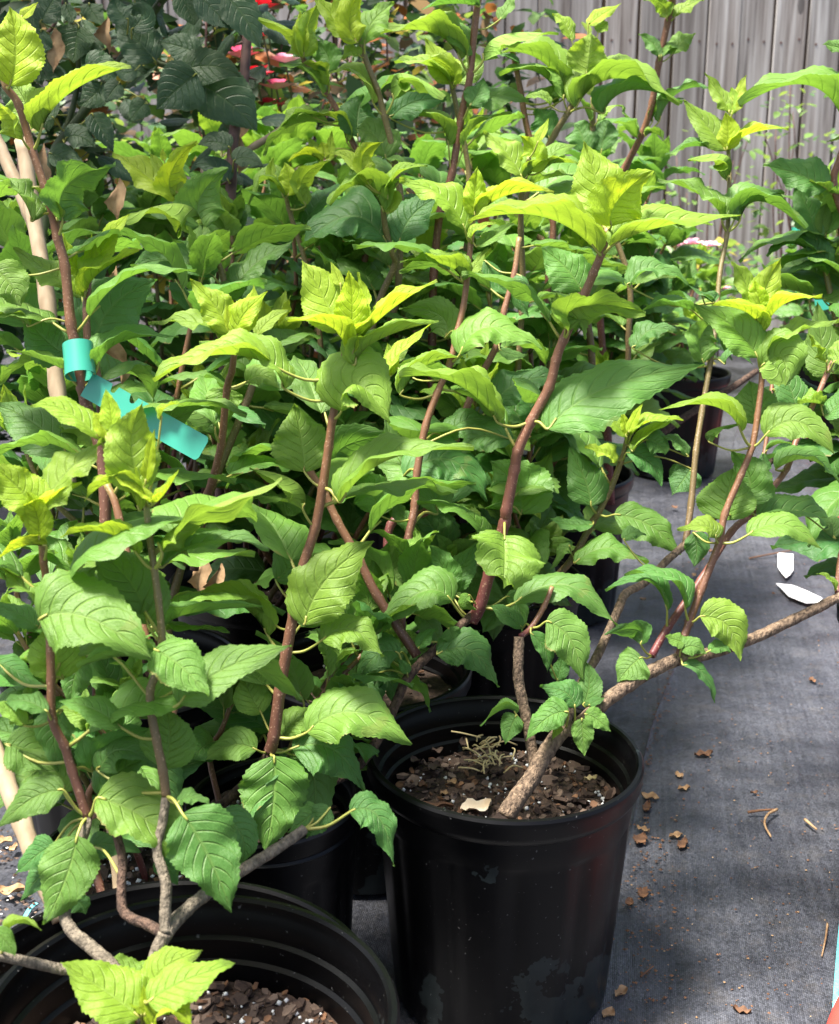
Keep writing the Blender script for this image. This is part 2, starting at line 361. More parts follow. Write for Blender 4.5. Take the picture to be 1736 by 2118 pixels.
def leaf_grid(curve, normals, W, fold=22, wave=0.05, teeth=22, rows=44, half=4, seed=0, quilt=0.018, roll_base=0.9, asym=0.0, curl=0.25, nveins=8.0, sharp=1.08, basep=0.55):
    """blade along a curve (rows+1 points) with per-row normals; returns verts, faces, uv"""
    r_ = random.Random(seed)
    ph = r_.uniform(0, 6.28); ph2 = r_.uniform(0, 6.28); kf = r_.uniform(1.2, 2.3)
    verts, uv, faces = [], [], []
    tp = basep/(basep+sharp); norm = tp**basep*(1-tp)**sharp
    c = np.asarray(curve)
    L = np.sum(np.linalg.norm(np.diff(c, axis=0), axis=1))
    for i in range(rows+1):
        t = i/rows
        tg = c[min(i+1, rows)]-c[max(i-1, 0)]; tg = tg/(np.linalg.norm(tg)+1e-9)
        n = normals[i]-tg*np.dot(normals[i], tg); n = n/(np.linalg.norm(n)+1e-9)
        b = np.cross(tg, n)
        te = min(max(t, 0.004), 1.0)
        hw = 0.5*W*(te**basep*max(1-te, 0.0)**sharp)/norm if 0 < t < 1 else (0.03*W if t == 0 else 0.0)
        fd = math.radians(fold*(1+roll_base*(1-t)**2*1.2))
        for j in range(-half, half+1):
            x = j/half; ax = abs(x)
            w = hw*(1+asym*x)
            if ax == 1 and 0.03 < t < 0.985:
                saw = (t*teeth) % 1.0
                w *= 1.0 + (0.055*(saw-0.35)) * (1 if t < 0.9 else 0.5)
                w += 0.024*W*(saw-0.45)
            f = fd*(1-0.35*ax)
            lat = w*ax*math.cos(f)*(1 if x > 0 else -1)
            up = w*ax*math.sin(f) - curl*w*ax*ax*ax
            up += wave*W*math.sin(2*math.pi*kf*t+ph+(0.9 if x > 0 else 0))*ax**1.6*min(1, 4*t)
            up += 0.4*wave*W*math.sin(2*math.pi*kf*2.3*t+ph2*(1 if x > 0 else 1.7))*ax**2*min(1, 4*t)
            pv = (t-0.20*ax-0.12*ax*ax)*nveins
            up += quilt*W*(abs(math.sin(math.pi*pv))-0.6)*min(1, 3*ax)*(1-0.5*ax)*(1-t*0.5)
            up -= quilt*W*0.9*max(0, 1-4*ax)
            verts.append(c[i]+b*lat+n*up); uv.append((x, t))
    m = 2*half+1
    for i in range(rows):
        for j in range(m-1):
            a = i*m+j; faces.append((a, a+1, a+1+m, a+m))
    return verts, faces, uv, L

# ------------------------------------------------------------------ ground
def ground_sheet(name, poly_fn, x0, x1, y0, y1, nx, ny, z, m, label=None):
    vs, fs = [], []
    for j in range(ny+1):
        for i in range(nx+1):
            x = x0+(x1-x0)*i/nx; y = y0+(y1-y0)*j/ny
            x, y, dz = poly_fn(x, y, i/nx, j/ny)
            vs.append((x, y, z+dz))
    for j in range(ny):
        for i in range(nx):
            a = j*(nx+1)+i; fs.append((a, a+1, a+nx+2, a+nx+1))
    o = mk(name, vs, fs, m, None, (0, 0, 0)); o['kind'] = 'structure'
    return o
gv = []
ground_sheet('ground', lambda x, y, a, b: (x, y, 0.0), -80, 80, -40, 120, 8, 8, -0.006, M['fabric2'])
def wr(x, y):
    return 0.0035*math.sin(7.0*x+2.1*math.sin(3*y))*math.sin(5.3*y+x*2)+0.0022*math.sin(19*x+5*y)*math.sin(11*y-4*x)
def seam_x(y): return 0.323+0.296*(y-1.735)+0.006*math.sin(9*y)
# the aisle sheet lies over the bed sheet along a seam beside the pots
ground_sheet('path_fabric', lambda x, y, a, b: (seam_x(y)+a*a*2.6, y, 0.004+wr(x, y)+0.002*math.exp(-a*60)), 0, 1, 0.2, 6.3, 60, 200, 0.002, M['fabric'])
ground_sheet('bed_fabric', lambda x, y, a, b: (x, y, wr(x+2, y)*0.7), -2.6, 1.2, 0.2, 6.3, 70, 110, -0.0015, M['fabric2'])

# ------------------------------------------------------------------ fence
FY = 6.05
fence = thing('plank_fence', 'weathered grey plank fence behind the plants', 'fence', (0, FY, 0))
xs = -3.4; k = 0; BACK = []
rf = random.Random(5)
while xs < 3.4:
    w = 0.137+rf.uniform(-0.004, 0.004); gap = rf.choice([0.004, 0.006, 0.014, 0.007, 0.012])
    h = 1.92+rf.uniform(-0.015, 0.015); t = 0.017; b = 0.003
    dy = rf.uniform(-0.004, 0.004); lean = rf.uniform(-0.004, 0.004)
    x0, x1 = xs, xs+w
    pr = [(x0, FY+dy+t), (x0, FY+dy+b), (x0+b, FY+dy), (x1-b, FY+dy), (x1, FY+dy+b), (x1, FY+dy+t)]
    vs = [(x, y, 0.03) for x, y in pr]+[(x+lean, y, h) for x, y in pr]
    fs = [(i, (i+1) % 6, 6+(i+1) % 6, 6+i) for i in range(6)]+[tuple(range(5, -1, -1)), tuple(range(6, 12))]
    pk = mk('plank', vs, fs, M['plank'], fence, ((x0+x1)/2, FY, 0), smooth=False)
    if x0 > -0.3:
        for nx in (0.25, 0.75):
            zz = 1.31+rf.uniform(-.012, .012); cx = x0+w*nx+rf.uniform(-.01, .01)
            ring = [(cx+0.0055*math.cos(a), FY+dy-0.0015, zz+0.0055*math.sin(a)) for a in np.linspace(0, 2*math.pi, 8, endpoint=False)]
            back = [(x_, FY+dy+0.002, z_) for x_, y_, z_ in ring]
            mk('nail', ring+back, [tuple(range(8))]+[(i_, 8+i_, 8+(i_+1) % 8, (i_+1) % 8) for i_ in range(8)], M['rose_stem'], pk, (cx, FY, zz), smooth=False)
    BACK.append(x1+gap/2); xs = x1+gap; k += 1
def box(name, x0, x1, y0, y1, z0, z1, m, parent=None, **kw):
    vs = [(x, y, z) for z in (z0, z1) for y in (y0, y1) for x in (x0, x1)]
    fs = [(0, 2, 3, 1), (4, 5, 7, 6), (0, 1, 5, 4), (2, 6, 7, 3), (0, 4, 6, 2), (1, 3, 7, 5)]
    return mk(name, vs, fs, m, parent, smooth=False, **kw)
for q_ in BACK: box('back_board', q_-0.03, q_+0.03, FY+0.0225, FY+0.034, 0.03, 1.88, M['rail'], fence)
for z in (0.35, 1.27, 1.75): box('rail', -3.4, 3.4, FY+0.036, FY+0.075, z, z+0.085, M['rail'], fence)

# ------------------------------------------------------------------ nursery pots
def pot(name, label, x, y, r=0.150, h=0.290, soil_z=0.225, seed=0, chips=120, perl=50, fill=True, z0=0.0035):
    """black nursery can: tapered fluted wall, folded lip, stepped inside"""
    t = thing(name, label, 'pot', (x, y, z0), 'black nursery pots')
    r_ = random.Random(seed); seg = 96
    tilt = Vector((r_.uniform(-1, 1), r_.uniform(-1, 1), 0))*0.004
    # profile outside then inside (radius share, height share, flute)
    rb = r*0.80
    def rad(zz): return rb+(r*0.955-rb)*(zz/h)
    prof = [(rb*0.92, 0.0, 0), (rb, 0.006, 0), (rad(0.02), 0.02, 0.3), (rad(0.03), 0.03, 1), (rad(h*0.3), h*0.3, 1), (rad(h*0.6), h*0.6, 1), (rad(h*0.765), h*0.765, 1), (rad(h*0.79), h*0.79, 0.2),
            (rad(h*0.80)+0.0005, h*0.80, 0), (rad(h*0.86)+0.001, h*0.86, 0), (rad(h*0.895)+0.0015, h*0.895, 0), (rad(h*0.90)+0.004, h*0.905, 0)]
    lip = [(rad(h*0.90)+0.0045, h*0.905, 0), (r-0.003, h*0.915, 0), (r-0.001, h*0.93, 0), (r-0.0008, h*0.965, 0), (r, h*0.972, 0), (r, h*0.990, 0), (r-0.002, h, 0), (r-0.006, h+0.0005, 0), (r-0.0085, h-0.002, 0),
           (r-0.0095, h*0.965, 0), (r-0.0115, h*0.955, 0), (r-0.0125, h*0.90, 0), (r-0.0165, h*0.893, 0), (r-0.0178, h*0.84, 0), (r-0.0215, h*0.832, 0), (r-0.0228, h*0.78, 0), (rad(h*0.6)-0.011, h*0.6, 0), (rb*0.9, 0.03, 0)]
    def lathe(pf, nm, parent):
        vs, fs = [], []
        for q, (rr, zz, fl) in enumerate(pf):
            for s in range(seg):
                a = 2*math.pi*s/seg
                ph = (s % 8)
                off = -0.0028*fl if ph in (0, 1) else 0.0
                wob = 0.0012*math.sin(2*a+seed)+0.0008*math.sin(3*a+2*seed)
                R = rr+off+wob*(zz/h)
                vs.append((x+R*math.cos(a), y+R*math.sin(a), z0+zz+(zz/h)*(tilt.x*math.cos(a)+tilt.y*math.sin(a))))
        for q in range(len(pf)-1):
            for s in range(seg):
                s2 = (s+1) % seg
                fs.append((q*seg+s, q*seg+s2, (q+1)*seg+s2, (q+1)*seg+s))
        o = mk(nm, vs, fs, M['pot'], parent, (x, y, z0)); o.data.set_sharp_from_angle(angle=math.radians(32)); return o
    body = lathe(prof, 'pot_wall', t)
    me = body.data; bm = bmesh.new(); bm.from_mesh(me); bm.verts.ensure_lookup_table()
    bm.faces.new([bm.verts[i] for i in range(seg-1, -1, -1)]); bm.to_mesh(me); bm.free()
    lathe(lip, 'rim', t)
    # drainage knock-outs seen on the inner wall
    for a in (-0.35, 0.12, 0.60, 1.1, 1.9, 2.6):
        ri = rad(h*0.66)-0.0115
        ring = []
        for q in range(13):
            th = math.pi*q/12
            aa = a+0.019/ri*math.cos(th)*1.0; zz = h*0.64+0.026*math.sin(th)
            ring.append((x+(ri)*math.cos(aa), y+(ri)*math.sin(aa), z0+zz))
        v_, f_, u_ = tube(ring, [0.0016]*13, 6)
        mk('drain_ring', v_, f_, M['pot'], t, (x, y, z0))
    if not fill: return t
    # potting mix
    vs, fs = [(x, y, z0+soil_z+0.006)], []
    rings, sg = 9, 40; rs = r-0.0215
    for q in range(1, rings+1):
        for s in range(sg):
            a = 2*math.pi*s/sg; R = rs*q/rings
            zz = soil_z+0.008*math.cos(0.5*math.pi*q/rings)+r_.uniform(-0.003, 0.003)
            vs.append((x+R*math.cos(a), y+R*math.sin(a), z0+zz))
    for s in range(sg): fs.append((0, 1+s, 1+(s+1) % sg))
    for q in range(rings-1):
        for s in range(sg):
            a = 1+q*sg+s; b2 = 1+q*sg+(s+1) % sg
            fs.append((a, a+sg, b2+sg, b2))
    mk('potting_soil', vs, fs, M['soil'], t, (x, y, z0))
    def bits(nm, n, m, kind, smin, smax, flat, rr=None):
        V_, F_ = [], []
        for _ in range(n):
            a = r_.uniform(0, 6.283); R = rs*0.96*math.sqrt(r_.random())
            c = Vector((x+R*math.cos(a), y+R*math.sin(a), z0+soil_z+0.008*math.cos(0.5*math.pi*R/rs)+r_.uniform(0.0, 0.006)))
            s = r_.uniform(smin, smax)
            rot = Matrix.Rotation(r_.uniform(0, 6.28), 3, 'Z') @ Matrix.Rotation(r_.gauss(0, 0.45), 3, 'X') @ Matrix.Rotation(r_.gauss(0, 0.35), 3, 'Y')
            b0 = len(V_)
            if kind == 'chip':
                kx = r_.randint(5, 7); asp = r_.uniform(0.45, 0.9)
                ring = [(math.cos(2*math.pi*i/kx)*s*r_.uniform(0.7, 1.1), math.sin(2*math.pi*i/kx)*s*asp*r_.uniform(0.7, 1.1)) for i in range(kx)]
                for lz, sc_ in ((-flat*s, 0.9), (flat*s, 1.0)):
                    for px, py in ring: V_.append(c+rot @ Vector((px*sc_, py*sc_, lz+r_.uniform(-0.1, 0.1)*s)))
                F_.append(tuple(b0+i for i in range(kx-1, -1, -1))); F_.append(tuple(b0+kx+i for i in range(kx)))
                for i in range(kx): F_.append((b0+i, b0+(i+1) % kx, b0+kx+(i+1) % kx, b0+kx+i))
            else:
                for (px, py, pz) in [(1, 0, 0), (-1, 0, 0), (0, 1, 0), (0, -1, 0), (0, 0, 1), (0, 0, -1)]:
                    V_.append(c+rot @ Vector((px, py, pz))*s*r_.uniform(0.75, 1.1))
                for f in [(0, 2, 4), (2, 1, 4), (1, 3, 4), (3, 0, 4), (2, 0, 5), (1, 2, 5), (3, 1, 5), (0, 3, 5)]: F_.append(tuple(b0+i for i in f))
        o = mk(nm, V_, F_, m, t, (x, y, z0), smooth=(kind != 'chip')); o['kind'] = 'stuff'
    bits('bark_mulch', chips, M['chip'], 'chip', 0.002, 0.006, 0.22)
    bits('bark_mulch', chips//4, M['chip'], 'chip', 0.006, 0.0125, 0.16)
    bits('bark_mulch', chips//3, M['dead_dark'], 'chip', 0.003, 0.007, 0.15)
    bits('perlite', perl, M['perlite'], 'grain', 0.0013, 0.0036, 1)
    return t
POTS = {}
def addpot(key, *a, **k): POTS[key] = (a[2], a[3]); return pot(*a, **k)
addpot('P2', 'nursery_pot', 'tall black pot with bark chips and straw, dusty lower wall', 0.092, 1.285, seed=3, chips=420, perl=110, soil_z=0.228)
addpot('P1', 'nursery_pot', 'wide black pot with a grey forked trunk rising over its rim', -0.168, 0.812, r=0.154, seed=4, chips=800, perl=300, soil_z=0.246, h=0.322)
addpot('P0', 'nursery_pot', 'black pot whose rim peeks out behind the forked grey trunk', -0.205, 0.858, r=0.182, h=0.285, seed=5, chips=160, perl=160, soil_z=0.222)
addpot('P3', 'nursery_pot', 'small black pot of perlite mix squeezed against the tall bark-filled pot', -0.152, 1.222, r=0.092, h=0.27, seed=6, chips=90, perl=60, soil_z=0.24)
addpot('P4', 'nursery_pot', 'small black pot with bamboo stakes and perlite', -0.275, 1.135, r=0.098, h=0.262, seed=7, chips=90, perl=120, soil_z=0.235)
addpot('D2', 'nursery_pot', 'black pot in the shade behind the staked small pot', -0.37, 1.52, seed=8, chips=60, perl=40)
addpot('D1', 'nursery_pot', 'black pot hidden behind the red-brown central stem', -0.225, 1.86, seed=9, chips=60, perl=40)
addpot('C', 'nursery_pot', 'black pot directly behind the bark-filled pot', 0.098, 1.86, seed=10, chips=80, perl=40)
addpot('J', 'nursery_pot', 'black pot wedged between the bark-filled pot and the shaded pots', -0.07, 1.565, r=0.14, h=0.275, seed=18, chips=40, perl=20)
addpot('A', 'nursery_pot', 'black pot half hidden by the green-stemmed young shoot', 0.275, 2.50, seed=12, chips=40, perl=30)
addpot('B', 'nursery_pot', 'black pot standing alone on the far fabric', 0.72, 3.62, seed=13, chips=40, perl=30)
addpot('E', 'nursery_pot', 'far black pot beside the fence with a teal tag above', 1.32, 4.15, seed=14, chips=20, perl=10)
addpot('R', 'nursery_pot', 'black pot just past the red hose holding the arching leaf', 0.745, 1.72, seed=15, chips=20, perl=10)
addpot('G', 'nursery_pot', 'black pot under the dense middle shrub', -0.02, 2.42, seed=16, chips=20, perl=10)
addpot('H', 'nursery_pot', 'black pot under the shrub by the dark rose', -0.42, 2.30, seed=17, chips=20, perl=10)

# ------------------------------------------------------------------ plants
class Plant:
    def __init__(s, name, label, key, cat='shrub', group='hydrangeas in nursery pots'):
        x, y = POTS[key]
        s.root = thing(name, label, cat, (x, y, 0.2), group); s.stems = {}; s.key = key
PL = {}
def plant(key, label): PL[key] = Plant('hydrangea_shrub', label, key)
plant('P1', 'hydrangea with a smooth grey forked trunk and three upright shoots')
plant('P3', 'hydrangea with thick red-brown stems topped by bright lime whorls')
plant('P2', 'hydrangea with a long bare woody branch reaching over the fabric')
plant('P4', 'tall brown-stemmed hydrangea wearing a teal loop tag')
plant('D2', 'hydrangea with a lime tip beside the dark rose leaves')
plant('D1', 'hydrangea with three light brown stems before the pink blooms')
plant('C', 'hydrangea with a tall wine-red stem against the fence')
plant('A', 'hydrangea with broad arching leaves in front of the fence planks')
plant('B', 'far hydrangea in the pot standing alone on the fabric')
plant('R', 'hydrangea leaning in past the hose with a large arching leaf')
plant('J', 'short leafy hydrangea wedged behind the bark-filled pot')
plant('G', 'dense dark green hydrangea in the middle of the group')
plant('H', 'leafy hydrangea under the thorny rose cane')
plant('E', 'distant hydrangea beside the fence')

STEM = {}
def stem(pl, key, tile, pts, d0, d1, r0, r1, m='stem_brown', name='stem', rough=0.03, nodes=True):
    """pts: tile coordinates, base first; depth runs d0..d1"""
    n = len(pts); uvd = []
    for i, q in enumerate(pts):
        if len(q) == 3: tl, a, b = q
        else: tl, a, b = tile, q[0], q[1]
        u, v = V(tl, a, b); f = i/max(1, n-1)
        uvd.append((u, v, d0+(d1-d0)*f))
    return stem3(pl, key, [P(*q) for q in uvd], r0, r1, m, name, rough, uvd)
def stem3(pl, key, pts3, r0, r1, m='stem_brown', name='stem', rough=0.03, uvd=None):
    sm = catmull(pts3, 7); k = len(sm)
    rads = []
    for i in range(k):
        f = i/(k-1); r = r0+(r1-r0)*f
        if i % 7 == 0 and 0 < i < k-1: r *= (1.14 if name == 'stem' else 1.05)
        r *= 0.80 if name == 'stem' else 0.86
        rads.append(r)
    v_, f_, u_ = tube(sm, rads, 9, rough, seed=len(STEM))
    root = PL[pl].root if isinstance(pl, str) else pl
    o = mk(name, v_, f_, M[m], root, tuple(sm[0]), uv=u_)
    STEM[key] = dict(obj=o, pts=[Vector(p) for p in pts3], sm=[Vector(p) for p in sm], uvd=uvd, r=(r0+r1)/2)
    return o
COUNT = [0]
def leaf(stem_key, tile, bx, by, mx, my, tx, ty, roll=45, w=0.45, age=0.2, dd=0.0, fold=20, z=-0.012, wave=0.05, md=None, pet=True, curl=0.25, matname='leaf'):
    """blade drawn by base, middle and tip of its midrib; depth comes from its stem"""
    if roll >= 150: pass
    elif roll >= 75: fold = max(fold, 50); curl = 0.12; roll = 78+(roll-75)*0.35; w *= 0.98
    elif roll >= 58: fold = max(fold, 36); curl = 0.18
    S = STEM[stem_key]
    u0, v0 = V(tile, bx, by); um, vm = V(tile, mx, my); u1, v1 = V(tile, tx, ty)
    best = None
    for i, (a, b, d) in enumerate(S['uvd']):
        dv = b-v0
        cost = math.hypot(a-u0, dv)+(0 if dv > 0 else 0.8*abs(dv))
        if best is None or cost < best[0]: best = (cost, i)
    nu, nv, nd = S['uvd'][best[1]]
    d0 = nd+z
    px = d0/F
    plen = (math.hypot(um-u0, vm-v0)+math.hypot(u1-um, v1-vm))*px
    P0 = P(u0, v0, d0); P2 = P(u1, v1, d0+dd*plen)
    P1 = P(um, vm, d0+dd*plen*0.5+(md if md is not None else 0.0)*plen)
    C = 2*P1-(P0+P2)*0.5
    rows = 44; curve, nor = [], []
    for i in range(rows+1):
        t = i/rows
        q = P0*(1-t)**2+C*2*t*(1-t)+P2*t*t
        curve.append(np.array(q))
    seed = COUNT[0]; COUNT[0] += 1
    r_ = random.Random(seed*7+1)
    sprev = None
    rr = math.radians(roll)
    for i in range(rows+1):
        tg = Vector(curve[min(i+1, rows)]-curve[max(i-1, 0)]).normalized()
        tc = (CAM-Vector(curve[i])).normalized()
        tc = (tc-tg*tc.dot(tg)).normalized()
        s = tc.cross(tg)
        if sprev is None:
            if s.z < 0: s = -s
        elif s.dot(sprev) < 0: s = -s
        sprev = s
        nor.append(np.array(tc*math.cos(rr)+s*math.sin(rr)))
    L = sum(np.linalg.norm(curve[i+1]-curve[i]) for i in range(rows))
    W = min(1.15, w*1.24)*L
    vs, fs, uv, _ = leaf_grid(curve, nor, W, fold=fold*r_.uniform(0.75, 1.3), wave=wave*r_.uniform(0.8, 2.0), seed=seed, quilt=0.012+0.016*age, asym=r_.uniform(-0.08, 0.08), curl=curl, teeth=r_.choice([22, 25, 28]))
    mi = [0]*len(fs)
    if pet:
        A = Vector(S['pts'][best[1]]); B = P0; dirn = (P0-A)
        near = min(S['sm'], key=lambda c_: (c_-B).length+(0.0 if c_.z < B.z else 0.5*(c_.z-B.z)))
        if dirn.length > 0.05: A = Vector(near); dirn = B-A
        t0 = (Vector(curve[1])-Vector(curve[0])).normalized()
        ln = max((B-A).length, 1e-4)
        mid = A*0.5+B*0.5+(Vector((0, 0, -0.12))*ln if B.z > A.z else Vector((0, 0, 0.15))*ln)
        pp = catmull([A, mid, B, B+t0*0.08*L], 4); kk = len(pp)
        pv, pf, pu = tube(pp, [(0.0009+0.0085*min(L, 0.14))*(1-0.4*i/(kk-1)) for i in range(kk)], 6)
        b0 = len(vs); vs += pv; fs += [tuple(b0+q for q in f) for f in pf]; uv += [(0.0, 0.0)]*len(pv); mi += [1]*len(pf)
    o = mk('leaf', vs, fs, None, S['obj'], tuple(P0), mats=[M[matname], M['petiole']], midx=mi, uv=uv)
    o.color = (age, r_.random(), r_.random(), 1)
    return o

# canonical leaf shapes for the rest (base at 0, along +X, upper side +Z, length 1)
VAR = {'m': [], 'y': [], 'r': []}
def canon(kind, i):
    r_ = random.Random(900+i*13+ord(kind)); rows = 30
    drop = {'m': r_.uniform(0.10, 0.42), 'y': r_.uniform(-0.12, 0.16), 'r': r_.uniform(-0.02, 0.15)}[kind]
    curve, nor = [], []
    for k in range(rows+1):
        t = k/rows
        z = 0.35*drop*math.sin(math.pi*min(1, t*0.8))-drop*t*t
        y = r_.uniform(-0.002, 0.002)+0.04*math.sin(2*t+i)
        curve.append(np.array([t*(1-0.25*abs(drop)*t), y, z])); nor.append(np.array([0, 0, 1.0]))
    W = {'m': r_.uniform(0.52, 0.68), 'y': r_.uniform(0.42, 0.56), 'r': r_.uniform(0.58, 0.75)}[kind]
    vs, fs, uv, _ = leaf_grid(curve, nor, W, fold={'m': r_.uniform(12, 30), 'y': r_.uniform(22, 42), 'r': r_.uniform(4, 14)}[kind], wave=0.06 if kind != 'r' else 0.02, rows=rows, half=3, seed=i*3+ord(kind),
                              quilt=0.022 if kind != 'r' else 0.006, roll_base=0.9 if kind != 'r' else 0.1, curl=0.3, sharp=1.08 if kind != 'r' else 0.7, basep=0.55)
    mi = [0]*len(fs)
    pv, pf, pu = tube([(-0.20, 0, -0.04), (-0.1, 0, -0.025), (0, 0, 0), (0.12, 0, 0.002)], [0.017, 0.014, 0.012, 0.008], 5)
    b0 = len(vs); vs += pv; fs += [tuple(b0+q for q in f) for f in pf]; uv += [(0.0, 0.0)]*len(pv); mi += [1]*len(pf)
    me = bpy.data.meshes.new('leaf_shape'); me.from_pydata([tuple(map(float, v)) for v in vs], [], fs)
    me.polygons.foreach_set('material_index', mi); me.polygons.foreach_set('use_smooth', [True]*len(me.polygons))
    l = me.uv_layers.new(name='UVMap'); vi = np.empty(len(me.loops), dtype=np.int32); me.loops.foreach_get('vertex_index', vi)
    l.data.foreach_set('uv', np.asarray(uv, dtype=np.float32)[vi].ravel())
    me.materials.append(M['rose'] if kind == 'r' else M['leaf']); me.materials.append(M['rose_green'] if kind == 'r' else M['petiole'])
    me.update(); return me
for kd in VAR:
    VAR[kd] = [canon(kd, i) for i in range(14 if kd == 'm' else 8)]
def put_leaf(parent, kind, pos, axis, up, length, age, r_, name='leaf'):
    a = axis.normalized(); n = (up-a*up.dot(a))
    if n.length < 1e-4: n = a.orthogonal()
    n.normalize(); b = n.cross(a)
    o = bpy.data.objects.new(name, r_.choice(VAR[kind])); COL.objects.link(o)
    m = Matrix(((a.x, b.x, n.x), (a.y, b.y, n.y), (a.z, b.z, n.z))).to_4x4()
    p0 = pos+a*0.2*length
    o.parent = parent
    o.matrix_local = Matrix.Translation(p0-ORG[parent.name]) @ m @ Matrix.Diagonal((length, length*r_.uniform(0.88, 1.15), length, 1))
    o.color = (max(0, min(1, age)), r_.random(), r_.random(), 1)
    return o
def dress(stem_key, start=0.0, end=1.0, size=0.105, tip_young=True, spacing=0.062, seed=0, back=0, tip_age=0.9, droop=0.0, dens=1.0, tipn=4):
    """opposite leaf pairs along a stem, young whorl at the tip. back: keep only leaves growing away from the camera"""
    S = STEM[stem_key]; sm = S['sm']; r_ = random.Random(4000+seed)
    cum = [0.0]
    for i in range(len(sm)-1): cum.append(cum[-1]+(sm[i+1]-sm[i]).length)
    T = cum[-1]
    def at(s):
        for i in range(len(cum)-1):
            if cum[i+1] >= s:
                f = (s-cum[i])/max(1e-6, cum[i+1]-cum[i]); return sm[i].lerp(sm[i+1], f), (sm[i+1]-sm[i]).normalized()
        return sm[-1], (sm[-1]-sm[-2]).normalized()
    s = T*end if end < 1 else T; k = r_.randint(0, 1); gap = 0.004 if tip_young else spacing
    az0 = r_.uniform(0, 6.28)
    while s > T*start+0.02:
        dist = T-s
        p, tg = at(s)
        ref = Vector((0, 0, 1)) if abs(tg.z) < 0.9 else Vector((1, 0, 0))
        e1 = tg.cross(ref).normalized(); e2 = tg.cross(e1)
        if tip_young:
            age = tip_age*math.exp(-dist/0.055)
            ln = size*min(1.0, 0.40+dist/0.10)
            el = math.radians(72-48*min(1, dist/0.06)+r_.uniform(-10, 10))
        else:
            age = 0.15; ln = size; el = math.radians(r_.uniform(5, 40))
        el -= math.radians(droop)*min(1, dist/0.15)
        for sd_ in (0, 1):
            az = az0+k*math.pi/2+sd_*math.pi+r_.uniform(-0.35, 0.35)
            rad = e1*math.cos(az)+e2*math.sin(az)
            if back and rad.y < -0.15 and dist > 0.0: continue
            if r_.random() > dens: continue
            a = rad*math.cos(el)+tg*math.sin(el)
            up = tg*math.cos(el)-rad*math.sin(el)
            up = (up+Vector((0, 0, 0.25))+Vector((r_.uniform(-.3, .3), r_.uniform(-.3, .3), 0))).normalized()
            kind = 'y' if age > 0.42 else 'm'
            put_leaf(S['obj'], kind, p, a, up, ln*r_.uniform(0.8, 1.15), age*r_.uniform(0.8, 1.1)+r_.uniform(0, 0.09), r_)
        k += 1
        g = (0.010 if dist < 0.015 else 0.022 if dist < 0.05 else spacing)
        s -= g*r_.uniform(0.85, 1.2) if tip_young else spacing*r_.uniform(0.8, 1.2)
    return

# ------------------------------------------------------------------ stems read off the photograph (base first)
# forked grey trunk in the wide pot
stem('P1', 'trunk1', '30', [(880, 1560), (905, 1330), (955, 1130), (1005, 1010)], 0.95, 0.955, 0.0068, 0.0064, 'bark_grey', 'trunk', 0.06)
stem('P1', 'tr_mid', '30', [(1005, 1010), (1005, 880), (1010, 720), (985, 620), (955, 500), (990, 330), (1010, 180)], 0.955, 0.98, 0.0052, 0.004, 'bark_grey', 'branch', 0.06)
stem('P1', 'tr_right', '30', [(1005, 1015), (1090, 910), (1230, 790), (1450, 640), (1650, 520), (1850, 380)], 0.955, 1.06, 0.0066, 0.005, 'bark_grey', 'branch', 0.06)
stem('P1', 'tr_left', '30', [(1000, 1020), (900, 960), (800, 920), (745, 860), (740, 700), (745, 560), (715, 430), (700, 340), (690, 200)], 0.955, 1.0, 0.0048, 0.0036, 'bark_dark', 'branch', 0.06)
stem('P1', 'tr_old', '30', [(760, 1300), (640, 1170), (520, 1070), (430, 985), (395, 880), (430, 640), (515, 400), (535, 310)], 0.95, 1.0, 0.0064, 0.0042, 'bark_grey', 'branch', 0.07)
stem('P1', 'tr_low', '30', [(760, 1330), (560, 1250), (380, 1230), (200, 1190), (0, 1150), (-120, 1130)], 0.945, 0.90, 0.0048, 0.004, 'bark_grey', 'branch', 0.06)
stem('P1', 'S1', '20', [('30', 535, 310), (440, 1560), (390, 1400), (320, 1250), (310, 1000), (300, 620), (283, 400), (265, 285), (250, 120)], 1.0, 0.97, 0.0048, 0.0034, 'stem_brown')
stem('P1', 'S2', '20', [('30', 1010, 180), (990, 1560), (950, 1365), (920, 1200), (915, 1060), (960, 940), (985, 780), (960, 500), (938, 335), (905, 100), (890, -60)], 0.98, 0.98, 0.0046, 0.0032, 'stem_olive')
stem('P1', 'sprout', '30', [(880, 1540), (885, 1480), (880, 1420)], 0.925, 0.915, 0.004, 0.003, 'stem_olive')
# red-brown stems out of the small pot
stem('P3', 'wood3a', 'V', [(600, 1650), (640, 1640), (745, 1580), (810, 1475), (845, 1400), (915, 1330), (985, 1265)], 1.36, 1.43, 0.0066, 0.0058, 'bark_dark', 'branch', 0.07)
stem('P3', 'wood3b', '30', [(1560, 190), (1400, 170), (1280, 255), (1370, 210), (1510, 75), (1640, -80)], 1.36, 1.30, 0.006, 0.0056, 'bark_dark', 'branch', 0.07)
stem('P3', 'S3', '20', [(1640, 1440), (1665, 1350), (1700, 1080), ('21', 5, 840), ('21', 50, 600), ('21', 110, 310), ('21', 180, 80), ('11', 225, 1400), ('11', 262, 1150), ('11', 285, 985), ('11', 320, 780), ('11', 350, 640), ('11', 370, 520)], 1.30, 1.24, 0.008, 0.004, 'stem_brown')
stem('P3', 'S3b', '10', [(1180, 1900), (1240, 1520), (1290, 1360), (1345, 1140), (1380, 800), (1410, 690), (1430, 520)], 1.46, 1.36, 0.0065, 0.0042, 'stem_brown')
